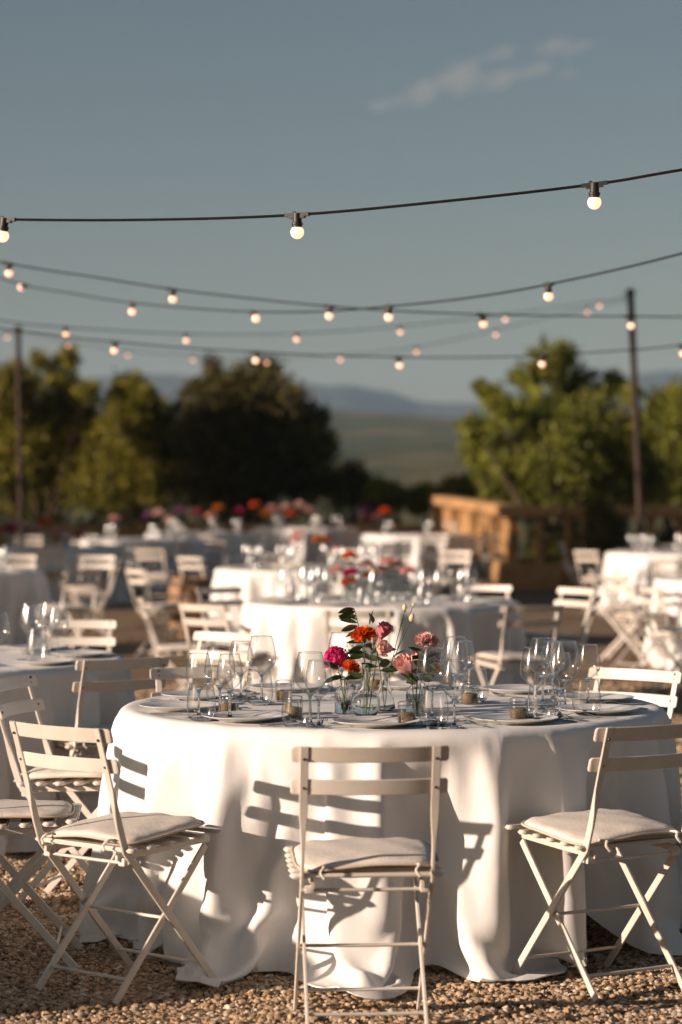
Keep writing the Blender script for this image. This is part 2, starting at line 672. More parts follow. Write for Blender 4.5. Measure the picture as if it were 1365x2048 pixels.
def build_haze():
    bm = bmesh.new()
    bmesh.ops.create_cube(bm, size=1)
    for v in bm.verts:
        v.co = Vector((v.co.x * 5600, -60 if v.co.y < 0 else 4600, -25 if v.co.z < 0 else 236))
    m = bpy.data.materials.new('haze_air')
    m.use_nodes = True
    nt = m.node_tree
    nt.nodes.clear()
    out = nt.nodes.new('ShaderNodeOutputMaterial')
    pv = nt.nodes.new('ShaderNodeVolumePrincipled')
    pv.inputs['Color'].default_value = (0.50, 0.70, 0.98, 1)
    pv.inputs['Density'].default_value = HAZE_DENSITY
    pv.inputs['Anisotropy'].default_value = 0.0
    nt.links.new(pv.outputs[0], out.inputs['Volume'])
    o = link('haze', bm_mesh('haze', bm, m))
    tag(o, 'pale blue haze in the air towards the hills', 'haze', kind='stuff')


HAZE_DENSITY = 1.3e-4
build_haze()


def build_cloud():
    # thin wisps high over the valley, real lumps of very thin vapour
    m = bpy.data.materials.new('cloud_vapour')
    m.use_nodes = True
    nt = m.node_tree
    nt.nodes.clear()
    out = nt.nodes.new('ShaderNodeOutputMaterial')
    pv = nt.nodes.new('ShaderNodeVolumePrincipled')
    pv.inputs['Color'].default_value = (0.95, 0.9, 0.86, 1)
    pv.inputs['Density'].default_value = CLOUD_DENSITY
    pv.inputs['Anisotropy'].default_value = 0.0
    nt.links.new(pv.outputs[0], out.inputs['Volume'])
    D = 6000
    blobs = [(790, 205, 46, 12), (850, 185, 60, 20), (925, 158, 66, 26), (935, 128, 40, 10), (1000, 108, 46, 10), (1100, 95, 48, 14),
             (1165, 94, 46, 8), (1035, 150, 60, 14), (1130, 150, 22, 18), (880, 165, 60, 14), (980, 165, 60, 16)]
    for grp, lab in ((blobs, 'thin pale wispy cloud high in the right of the sky'),):
        bm = bmesh.new()
        for px, py, rx, rz in grp:
            c = W(px, py, D)
            k = D / F_PX
            mt = Matrix.Translation(c) @ Matrix.Rotation(R(-14), 4, 'Y') @ Matrix.Diagonal((rx * k, rx * k * 0.8, rz * k, 1))
            r = bmesh.ops.create_icosphere(bm, subdivisions=3, radius=1, matrix=mt)
            for v in r['verts']:
                d = v.co - c
                s = 1 + 0.28 * math.sin(d.x * 0.06 + px) + 0.22 * math.sin(d.z * 0.13 + d.x * 0.11) + 0.15 * math.sin(d.y * 0.1 + d.z * 0.2)
                v.co = c + d * s
        me = bm_mesh('cloud', bm, m, True)
        o = link('cloud', me)
        rm = o.modifiers.new('fuse', 'REMESH')
        rm.mode = 'VOXEL'
        rm.voxel_size = 5.0
        rm.use_smooth_shade = True
        tag(o, lab, 'cloud', kind='stuff')


CLOUD_DENSITY = 1.5e-3
build_cloud()
# ------------------------------------------------------------------ stone walls round the terrace
WALL_H = 1.28


def baluster_mesh():
    prof = [(0.0, 0), (0.085, 0), (0.085, 0.05), (0.06, 0.07), (0.05, 0.11), (0.085, 0.22), (0.098, 0.30), (0.085, 0.40), (0.055, 0.54),
            (0.05, 0.62), (0.075, 0.65), (0.085, 0.68), (0.085, 0.72), (0.0, 0.72)]
    return lathe('baluster', prof, M['stone'], 12, True, 40)


BAL = baluster_mesh()
COPE = [box_mesh('coping', 0.94, 0.46, 0.17, M['stone'], 0.02, 1, 0.008) for _ in range(3)]
PLINTH = [box_mesh('plinth', 0.94, 0.40, 0.40, M['stone'], 0.015, 1, 0.008) for _ in range(3)]
PIER = box_mesh('pier', 0.46, 0.46, 0.74, M['stone'], 0.02, 1, 0.006)


def balustrade(name, p0, p1, label, spacing=0.42):
    p0, p1 = Vector(p0), Vector(p1)
    L = (p1 - p0).length
    ang = math.atan2(p1.y - p0.y, p1.x - p0.x)
    t = empty(name, (p0.x, p0.y, ground_z(p0.y) - 0.02), ang)
    tag(t, label, 'stone wall')
    slope = (ground_z(p1.y) - ground_z(p0.y)) / L
    n = int(L / 0.95)
    for i in range(n):
        x = (i + 0.5) * L / n
        s = (L / n - 0.012) / 0.94
        link('plinth', PLINTH[i % 3], t, (x, 0, 0.2 + slope * x), scale=(s, 1, 1))
        link('coping', COPE[(i * 2) % 3], t, (x, 0, 0.40 + 0.723 + 0.085 + slope * x), scale=(s, 1, 1))
    k = int(L / spacing)
    for i in range(k):
        x = (i + 0.5) * L / k
        if i % 8 == 3:
            link('pier', PIER, t, (x, 0, 0.40 + 0.36 + slope * x))
        else:
            link('baluster', BAL, t, (x, 0, 0.401 + slope * x))
    return t


balustrade('balustrade', (2.42, 37.0, 0), (9.2, 37.0, 0), 'shaded stone balustrade with thick balusters right of the sunlit one')


def block_wall(name, p0, p1, label, rows=4, th=0.5):
    p0, p1 = Vector(p0), Vector(p1)
    L = (p1 - p0).length
    ang = math.atan2(p1.y - p0.y, p1.x - p0.x)
    t = empty(name, (p0.x, p0.y, ground_z(p0.y) - 0.05), ang)
    tag(t, label, 'stone wall')
    slope = (ground_z(p1.y) - ground_z(p0.y)) / L
    blocks = [box_mesh('stone_block', 0.62, th, 0.267, M['stone'], 0.008, 1, 0.02) for _ in range(5)]
    for r in range(rows):
        x = 0.0
        i = 0
        while x < L - 0.1:
            w = random.uniform(0.45, 0.85)
            if i == 0 and r % 2: w = 0.4
            w = min(w, L - x)
            link('stone_block', random.choice(blocks), t, (x + w / 2, random.uniform(-0.012, 0.012), 0.15 + r * 0.27 + slope * x), scale=((w - 0.012) / 0.62, 1, 1))
            x += w
            i += 1
    n = int(L / 0.95)
    for i in range(n):
        x = (i + 0.5) * L / n
        link('coping', COPE[i % 3], t, (x, 0, 0.15 + (rows - 0.5) * 0.27 + 0.09 + slope * x), scale=((L / n - 0.012) / 0.94, 1.22, 1))
    return t


block_wall('low_wall', (-9.5, 50.0, 0), (1.78, 50.0, 0), 'low dark stone wall far behind the tables on the left', rows=2)
balustrade('balustrade', (2.70, 37.6, 0), (2.06, 50.0, 0), 'sunlit ochre stone balustrade running back to the far corner')

# ------------------------------------------------------------------ trees, built as trunk, limbs and leaf clumps
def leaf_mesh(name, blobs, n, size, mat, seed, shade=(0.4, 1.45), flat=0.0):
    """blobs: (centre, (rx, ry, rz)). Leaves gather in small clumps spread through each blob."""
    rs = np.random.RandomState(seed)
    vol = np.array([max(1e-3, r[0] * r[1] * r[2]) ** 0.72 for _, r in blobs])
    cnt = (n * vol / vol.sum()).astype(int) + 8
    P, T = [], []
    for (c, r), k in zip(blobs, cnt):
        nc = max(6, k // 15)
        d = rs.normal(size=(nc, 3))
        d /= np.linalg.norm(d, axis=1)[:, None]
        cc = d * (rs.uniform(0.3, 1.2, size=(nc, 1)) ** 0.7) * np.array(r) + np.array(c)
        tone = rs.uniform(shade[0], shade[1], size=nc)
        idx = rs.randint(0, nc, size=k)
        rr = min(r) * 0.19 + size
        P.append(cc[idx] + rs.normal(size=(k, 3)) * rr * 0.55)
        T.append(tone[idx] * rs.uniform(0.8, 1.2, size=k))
    P = np.concatenate(P)
    T = np.concatenate(T)
    k = len(P)
    a = rs.normal(size=(k, 3)); a /= np.linalg.norm(a, axis=1)[:, None]
    b = rs.normal(size=(k, 3)); b -= a * (a * b).sum(1)[:, None]; b /= np.linalg.norm(b, axis=1)[:, None]
    s = size * rs.uniform(0.6, 1.3, size=(k, 1))
    a *= s; b *= s * 0.42
    co = np.stack([P - a, P + b, P + a, P - b], 1).reshape(-1, 3)
    me = bpy.data.meshes.new(name)
    me.vertices.add(4 * k)
    me.vertices.foreach_set('co', co.astype('f').ravel())
    me.loops.add(4 * k)
    me.loops.foreach_set('vertex_index', np.arange(4 * k, dtype='i'))
    me.polygons.add(k)
    me.polygons.foreach_set('loop_start', np.arange(0, 4 * k, 4, dtype='i'))
    me.update(calc_edges=True)
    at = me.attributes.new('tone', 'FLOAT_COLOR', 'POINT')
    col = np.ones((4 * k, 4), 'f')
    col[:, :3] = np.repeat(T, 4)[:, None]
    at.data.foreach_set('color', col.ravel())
    me.materials.append(mat)
    return me


def tree(name, base, blobs, label, mat, n, size, seed, trunk_r=0.16, cat='tree', group=None, limbs=True, wood=True):
    t = empty(name, base)
    tag(t, label, cat, group)
    b0 = Vector(base)
    rel = [(tuple(Vector(c) - b0), r) for c, r in blobs]
    link('crown', leaf_mesh('crown', rel, n, size, mat, seed), t)
    if not wood: return t
    rnd = random.Random(seed)
    top = max(rel, key=lambda q: q[0][2])[0]
    mid = Vector((sum(c[0] for c, _ in rel) / len(rel), sum(c[1] for c, _ in rel) / len(rel), top[2] * 0.45))
    pts = smooth_path([(0, 0, -0.3), (mid.x * 0.3 + 0.05, mid.y * 0.3, mid.z * 0.5), tuple(mid), (mid.x * 0.4 + top[0] * 0.6, top[1], top[2] * 0.85)], 5)
    rads = [trunk_r * (1.25 - i / (len(pts) - 1)) + 0.015 for i in range(len(pts))]
    link('trunk', tube('trunk', pts, rads, M['bark'], 9), t)
    if limbs:
        for c, r in rel:
            s = pts[rnd.randint(3, len(pts) - 4)]
            c = Vector(c)
            m = (s + c) / 2 + Vector((rnd.uniform(-.2, .2), rnd.uniform(-.2, .2), rnd.uniform(0, .3)))
            pp = smooth_path([s, m, c], 4)
            link('limb', tube('limb', pp, [trunk_r * 0.42 * (1 - 0.8 * i / (len(pp) - 1)) for i in range(len(pp))], M['bark'], 6), t)
    return t


def px_blobs(lst, d, depth=0.9, seed=1):
    rnd = random.Random(seed)
    out = []
    k = d / F_PX
    for px, py, r in lst:
        dd = d + rnd.uniform(-depth, depth)
        out.append((tuple(W(px, py, dd)), (r * k, max(r * k * 0.9, 0.4), r * k)))
    return out


LEFT_A = [(40, 765, 42), (118, 745, 36), (78, 718, 16), (142, 712, 18), (55, 850, 85), (150, 830, 62), (5, 900, 75), (110, 930, 85), (20, 800, 40), (175, 780, 20), (190, 900, 50), (175, 965, 55), (50, 980, 60)]
LEFT_B = [(262, 775, 30), (238, 800, 24), (292, 800, 26), (270, 850, 52), (225, 890, 55), (300, 900, 60), (250, 960, 60), (320, 965, 45), (335, 870, 34), (320, 830, 26)]
CONIF = [(425, 738, 20), (455, 765, 30), (500, 750, 30), (540, 742, 24), (400, 790, 34), (470, 820, 70), (560, 800, 50), (600, 850, 52), (520, 880, 100),
         (430, 880, 80), (370, 900, 46), (630, 900, 42), (610, 950, 60), (470, 960, 90), (390, 965, 50), (655, 960, 26), (645, 835, 16), (365, 815, 16)]
RIGHT_E = [(1100, 722, 36), (1130, 705, 20), (1058, 755, 30), (1150, 775, 44), (985, 795, 26), (962, 772, 12), (1010, 830, 36), (1085, 830, 52), (960, 858, 20),
           (1190, 830, 56), (1225, 770, 24), (1130, 900, 84), (1030, 915, 50), (1215, 910, 62), (1090, 970, 66), (1180, 975, 60), (1265, 790, 18), (1260, 900, 38), (945, 855, 24), (965, 905, 36), (1000, 960, 50), (1280, 850, 34), (1290, 960, 50)]
RIGHT_F = [(1325, 810, 30), (1310, 850, 40), (1350, 880, 50), (1300, 940, 46), (1350, 965, 55), (1260, 975, 40), (1380, 820, 50), (1420, 920, 80)]

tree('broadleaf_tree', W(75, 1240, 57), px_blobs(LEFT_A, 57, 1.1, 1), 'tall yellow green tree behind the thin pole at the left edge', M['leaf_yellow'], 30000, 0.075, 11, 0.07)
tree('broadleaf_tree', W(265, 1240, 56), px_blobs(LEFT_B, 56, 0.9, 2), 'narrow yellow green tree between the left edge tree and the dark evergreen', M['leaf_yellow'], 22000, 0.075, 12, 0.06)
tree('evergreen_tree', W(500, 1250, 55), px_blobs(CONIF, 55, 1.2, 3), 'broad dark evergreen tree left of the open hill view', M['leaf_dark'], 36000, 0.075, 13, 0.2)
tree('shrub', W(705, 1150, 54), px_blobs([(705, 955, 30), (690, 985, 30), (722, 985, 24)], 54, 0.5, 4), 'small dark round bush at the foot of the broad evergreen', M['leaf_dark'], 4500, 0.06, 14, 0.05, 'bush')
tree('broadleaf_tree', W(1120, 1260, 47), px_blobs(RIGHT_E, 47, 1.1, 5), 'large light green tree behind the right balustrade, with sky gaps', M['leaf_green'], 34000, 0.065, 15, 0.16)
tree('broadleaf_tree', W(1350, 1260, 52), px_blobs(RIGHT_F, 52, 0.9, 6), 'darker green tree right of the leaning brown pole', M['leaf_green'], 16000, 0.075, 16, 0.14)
SHRUBS = [([(765, 985, 28), (745, 1000, 22), (790, 1000, 26)], 53, 'low olive green bush right of the small dark bush'),
          ([(835, 1000, 24), (860, 995, 22)], 53.5, 'smallest low green bush in the middle of the hill view'),
          ([(905, 985, 30), (930, 975, 26), (890, 1000, 24)], 52.5, 'low green bush left above the sunlit balustrade'),
          ([(975, 975, 34), (1005, 985, 34), (955, 990, 30)], 52, 'rounded green bush right above the sunlit balustrade')]
for i, (bl, d, lab) in enumerate(SHRUBS):
    tree('shrub', W(bl[0][0], 1150, d), px_blobs(bl, d, 0.4, 20 + i), lab, M['leaf_shrub'], 4200, 0.055, 30 + i, 0.05, 'bush')
# ivy and weeds growing through the balusters
tree('climbing_plant', (3.4, 37.5, -0.5), [((3.05 + 0.42 * i, 37.45, 0.55 + 0.12 * math.sin(i * 2.1)), (0.22, 0.12, 0.42)) for i in range(9)],
     'green plants showing between the right hand balusters', M['leaf_shrub'], 3500, 0.04, 41, 0.02, 'plant', limbs=False)
# unseen trees added on the left, shaped to shade the far tables and walls
for i, (x, y, z0, h, r, lab) in enumerate([(-13, 28.9, 1.6, 11.0, 2.7, 'added tall shade tree out of view, nearest of the row on the left'),
                                           (-13, 34.9, 3.3, 5.4, 0.8, 'added slim shade tree out of view, second of the row on the left'),
                                           (-13, 38.7, 2.2, 4.25, 1.2, 'added small shade tree out of view, third of the row on the left'),
                                           (-13, 45.2, 1.2, 7.6, 2.5, 'added tall shade tree out of view, fourth of the row on the left'),
                                           (-13, 49.0, 1.0, 6.4, 1.9, 'added broad shade tree out of view, farthest of the row on the left')]):
    rnd = random.Random(60 + i)
    bl = []
    for k in range(16 if r > 1.5 else 8):
        a = rnd.uniform(0, 2 * PI)
        q = r * math.sqrt(rnd.random()) * 0.72
        bl.append(((x + q * math.cos(a), y + q * math.sin(a), rnd.uniform(z0 + r * 0.4, h - r * 0.4)), (r * 0.45, r * 0.45, r * 0.45)))
    tree('broadleaf_tree', (x, y, 0), bl, lab, M['leaf_green'], 15000 if r > 1.5 else 7000, 0.22 if r > 1.5 else 0.15, 70 + i, 0.2 if r > 1.5 else 0.1, 'tree', 'added shade trees out of view on the left')
# hedges right behind the balustrades
tree('hedge', (-4.2, 51.6, -1.0), [((-9.4 + 0.62 * i, 51.5, 0.35 + 0.1 * math.sin(i * 1.7)), (0.55, 0.4, 0.85)) for i in range(18)],
     'dark hedge growing right behind the far left wall', M['leaf_dark'], 16000, 0.07, 43, 0.05, 'hedge', limbs=False)
tree('hedge', (5.8, 38.6, -1.0), [((3.1 + 0.55 * i, 38.3, 0.25 + 0.12 * math.sin(i * 1.3)), (0.5, 0.35, 0.8)) for i in range(13)],
     'dark green hedge growing right behind the right balustrade', M['leaf_dark'], 12000, 0.06, 44, 0.05, 'hedge', limbs=False)

# ------------------------------------------------------------------ poles and festoon lights
def pole(px0, py0, px1, d, r, label):
    foot = Vector(((px1 - 682.5) * d / F_PX, d, ground_z(d)))
    top = W(px0, py0, d)
    t = empty('light_pole', foot)
    tag(t, label, 'pole')
    link('post', tube('post', [Vector((0, 0, -0.1)), (top - foot) * 0.5, top - foot], [r, r * 0.95, r * 0.9], M['rust'], 14), t)
    link('foot_plate', box_mesh('foot_plate', 0.22, 0.22, 0.014, M['rust'], 0.003, 1, base=True), t, (0, 0, 0.001))
    cap = link('pole_cap', lathe('pole_cap', [(0, 0.04), (r * 1.1, 0.03), (r * 1.2, 0), (r * 1.2, -0.05), (0, -0.05)], M['rust'], 14), t, top - foot)
    hk = link('hook', tube('hook', smooth_path([(-r * 1.1, 0, -0.06), (-r * 1.1 - 0.04, 0, -0.07), (-r * 1.1 - 0.05, 0, -0.03)], 4), 0.006, M['rust'], 6), cap)
    return top


pole(1261, 583, 1289, 33.0, 0.052, 'brown rusty pole leaning slightly at the right, festoon cables tied to its top')
pole(37, 657, 46, 36.0, 0.045, 'thin dark vertical pole near the left edge')

SOCK_BAR = None


def socket_meshes():
    bm = bmesh.new()
    bmesh.ops.create_cube(bm, size=1, matrix=Matrix.Diagonal((0.088, 0.016, 0.013, 1)))
    bmesh.ops.create_cube(bm, size=1, matrix=Matrix.Translation((0, 0, -0.007)) @ Matrix.Diagonal((0.056, 0.018, 0.011, 1)))
    bmesh.ops.create_cube(bm, size=1, matrix=Matrix.Translation((-0.012, 0, 0.008)) @ Matrix.Diagonal((0.010, 0.013, 0.008, 1)))
    clamp = bm_mesh('cable_clamp', bm, M['black'])
    body = lathe('lamp_holder', [(0, 0.004), (0.0155, 0.004), (0.0155, -0.026), (0.0195, -0.028), (0.0195, -0.034), (0.0175, -0.036), (0.0172, -0.044), (0, -0.044)], M['black'], 16, True, 35)
    prof = [(0.0135, -0.040)]
    for i in range(1, 13):
        a = PI * (0.18 + 0.82 * i / 12)
        prof.append((max(0.0, 0.0232 * math.sin(a)), -0.060 + 0.0232 * math.cos(a)))
    prof[-1] = (0.0, prof[-1][1])
    bulb = lathe('bulb', prof, M['bulb'], 18)
    return clamp, body, bulb


CLAMP, HOLDER, BULB = socket_meshes()


def light_string(pts, bulbs, label, seed):
    """pts: (px, py, depth) knots of the cable; bulbs: photo columns where lamps hang."""
    rnd = random.Random(seed)
    path = smooth_path([W(*p) for p in pts], 14)
    org = path[0].copy()
    t = empty('light_string', org)
    tag(t, label, 'string lights')
    link('cable', tube('cable', [p - org for p in path], 0.0052, M['cable'], 6), t)
    for bx in bulbs:
        for a, b in zip(path, path[1:]):
            xa = 682.5 + a.x * F_PX / a.y
            xb = 682.5 + b.x * F_PX / b.y
            if (xa - bx) * (xb - bx) <= 0 and xa != xb:
                s = (bx - xa) / (xb - xa)
                p = a.lerp(b, s)
                dv = (b - a).normalized()
                break
        else:
            continue
        rz = math.atan2(dv.y, dv.x)
        if abs(dv.x) < 0 or dv.x < 0: rz += PI
        tilt = rnd.uniform(-0.16, 0.16)
        if bx in TILTED: tilt = TILTED[bx]
        pitch = -math.asin(max(-1, min(1, dv.z))) * (1 if dv.x > 0 else -1)
        h = link('lamp_holder', HOLDER, t, p - org, (rnd.uniform(-0.1, 0.1), tilt + pitch * 0.3, rz))
        link('cable_clamp', CLAMP, h, (0, 0, 0.0), (0, pitch * 0.7 - tilt, 0))
        link('bulb', BULB, h)
    return t


TILTED = {52: 1.35, 505: -0.75}
light_string([(-700, 400, 9.0), (-300, 428, 8.9), (0, 439, 8.7), (300, 440, 8.5), (595, 430, 8.3), (900, 402, 8.1), (1189, 369, 8.0), (1365, 340, 7.9), (1900, 250, 7.7)],
             [-570, 10, 595, 1189, 1780], 'nearest festoon cable, sharp in focus, with three large glowing bulbs', 1)
light_string([(-300, 440, 18.5), (0, 556, 17.5), (150, 588, 16.8), (265, 606, 16.2), (400, 618, 15.5), (519, 624, 14.9), (650, 623, 14.2), (779, 613, 13.5), (930, 597, 12.8), (1097, 569, 12.1), (1365, 507, 11.2), (1800, 380, 10)],
             [52, 265, 505, 779, 1097, 1480], 'second festoon cable from the front, sagging from left and rising to the right edge', 2)
light_string([(-400, 440, 15), (0, 524, 15), (200, 556, 15), (346, 579, 15), (500, 597, 15), (660, 613, 15), (810, 623, 15), (965, 629, 15.2), (1120, 632, 15.4), (1260, 633, 15.6), (1420, 632, 15.8), (1800, 610, 16)],
             [18, 346, 660, 965, 1260, 1560], 'festoon cable dropping from the left edge and running level across the right pole', 3)
light_string([(1258, 597, 33), (1198, 603, 31.5), (1010, 629, 28), (800, 653, 25.5), (595, 667, 23.5), (373, 668, 22), (132, 655, 20.5), (0, 641, 19.8), (-260, 600, 18.5)],
             [1198, 1010, 800, 595, 373, 132, -110], 'festoon cable from the right pole to the left edge just above the tree tops', 4)
light_string([(1258, 600, 33), (1175, 616, 32.5), (993, 660, 31), (834, 694, 30), (680, 710, 30), (535, 716, 31), (388, 711, 32.5), (257, 702, 34), (137, 683, 35), (40, 664, 36)],
             [1175, 993, 834, 680, 535, 388, 257, 137], 'lowest farthest festoon cable slung between the two poles', 5)
light_string([(-300, 600, 17), (-100, 641, 17), (100, 670, 17), (231, 684, 17), (370, 696, 17), (512, 704, 17), (650, 711, 17), (797, 714, 17), (940, 715, 17), (1084, 711, 17), (1230, 702, 17), (1365, 690, 17), (1700, 640, 17)],
             [231, 512, 797, 1084, 1365, 1600], 'low level festoon cable crossing in front of the evergreen and the right tree', 6)
light_string([(35, 664, 36), (15, 667, 35.8), (-150, 690, 35), (-320, 690, 34)], [14, -140], 'short end of festoon cable leaving the left pole towards the left edge', 7)

# ------------------------------------------------------------------ gravel
def gravel(name, n, x0f, x1f, y0, y1, rmin, rmax, label, seed, poly='ico', zoff=0.0):
    rs = np.random.RandomState(seed)
    if poly == 'ico':
        bm = bmesh.new()
        bmesh.ops.create_icosphere(bm, subdivisions=1, radius=1)
        bv = np.array([v.co[:] for v in bm.verts])
        bf = np.array([[v.index for v in f.verts] for f in bm.faces])
        bm.free()
    else:
        bv = np.array([(1, 0, 0), (-1, 0, 0), (0, 1, 0), (0, -1, 0), (0, 0, 1), (0, 0, -1)], float)
        bf = np.array([(0, 2, 4), (2, 1, 4), (1, 3, 4), (3, 0, 4), (2, 0, 5), (1, 2, 5), (3, 1, 5), (0, 3, 5)])
    y = y0 + (y1 - y0) * rs.random_sample(n)
    x = x0f(y) + (x1f(y) - x0f(y)) * rs.random_sample(n)
    r = rmin + (rmax - rmin) * rs.random_sample(n) ** 2.6
    nb = len(bv)
    v = np.repeat(bv[None], n, 0) * (1 + rs.uniform(-0.26, 0.22, size=(n, nb, 1)))
    sc = np.stack([r * rs.uniform(0.9, 1.5, n), r * rs.uniform(0.8, 1.1, n), r * rs.uniform(0.55, 0.85, n)], 1)
    v *= sc[:, None]
    a = rs.uniform(0, 2 * PI, n); tlt = rs.uniform(-0.5, 0.5, n)
    ca, sa, ct, st = np.cos(a), np.sin(a), np.cos(tlt), np.sin(tlt)
    X = v[..., 0] * ct[:, None] + v[..., 2] * st[:, None]
    Z = -v[..., 0] * st[:, None] + v[..., 2] * ct[:, None]
    Y = v[..., 1]
    v = np.stack([X * ca[:, None] - Y * sa[:, None], X * sa[:, None] + Y * ca[:, None], Z], 2)
    bumpz = 0.006 * (np.sin(x * 9 + y * 4) + np.sin(y * 13 - x * 6))
    v += np.stack([x, y, sc[:, 2] * 0.35 + bumpz * 0.6 + zoff + rs.uniform(-0.002, 0.003, n)], 1)[:, None]
    f = (bf[None] + (np.arange(n) * nb)[:, None, None]).reshape(-1)
    nf = len(f) // 3
    me = bpy.data.meshes.new(name)
    me.vertices.add(n * nb)
    me.vertices.foreach_set('co', v.astype('f').ravel())
    me.loops.add(len(f))
    me.loops.foreach_set('vertex_index', f.astype('i'))
    me.polygons.add(nf)
    me.polygons.foreach_set('loop_start', np.arange(0, nf * 3, 3, dtype='i'))
    me.update(calc_edges=True)
    at = me.attributes.new('tone', 'FLOAT', 'POINT')
    tone = np.clip(rs.normal(0.5, 0.28, n), 0, 1)
    at.data.foreach_set('value', np.repeat(tone, nb).astype('f'))
    me.materials.append(M['pebble'])
    me.shade_smooth()
    me.set_sharp_from_angle(angle=R(48))
    o = link(name, me)
    tag(o, label, 'gravel', kind='stuff')


gravel('gravel', 78000, lambda y: -0.25 - 0.155 * y, lambda y: 0.25 + 0.155 * y, 6.35, 10.4, 0.0042, 0.0130, 'loose beige limestone gravel in the foreground', 3)
gravel('gravel', 26000, lambda y: -0.3 - 0.165 * y, lambda y: 0.3 + 0.165 * y, 10.4, 19.0, 0.011, 0.024, 'beige gravel between the tables farther back', 4, 'oct')
# ------------------------------------------------------------------ folding bistro chair (faces +Y, origin on the ground under the seat)
def post_yz(z):
    pts = [(0.0, 0.205), (0.445, -0.185), (0.52, -0.210), (0.62, -0.240), (0.815, -0.302)]
    for (z0, y0), (z1, y1) in zip(pts, pts[1:]):
        if z <= z1: return y0 + (y1 - y0) * (z - z0) / (z1 - z0)
    return pts[-1][1]


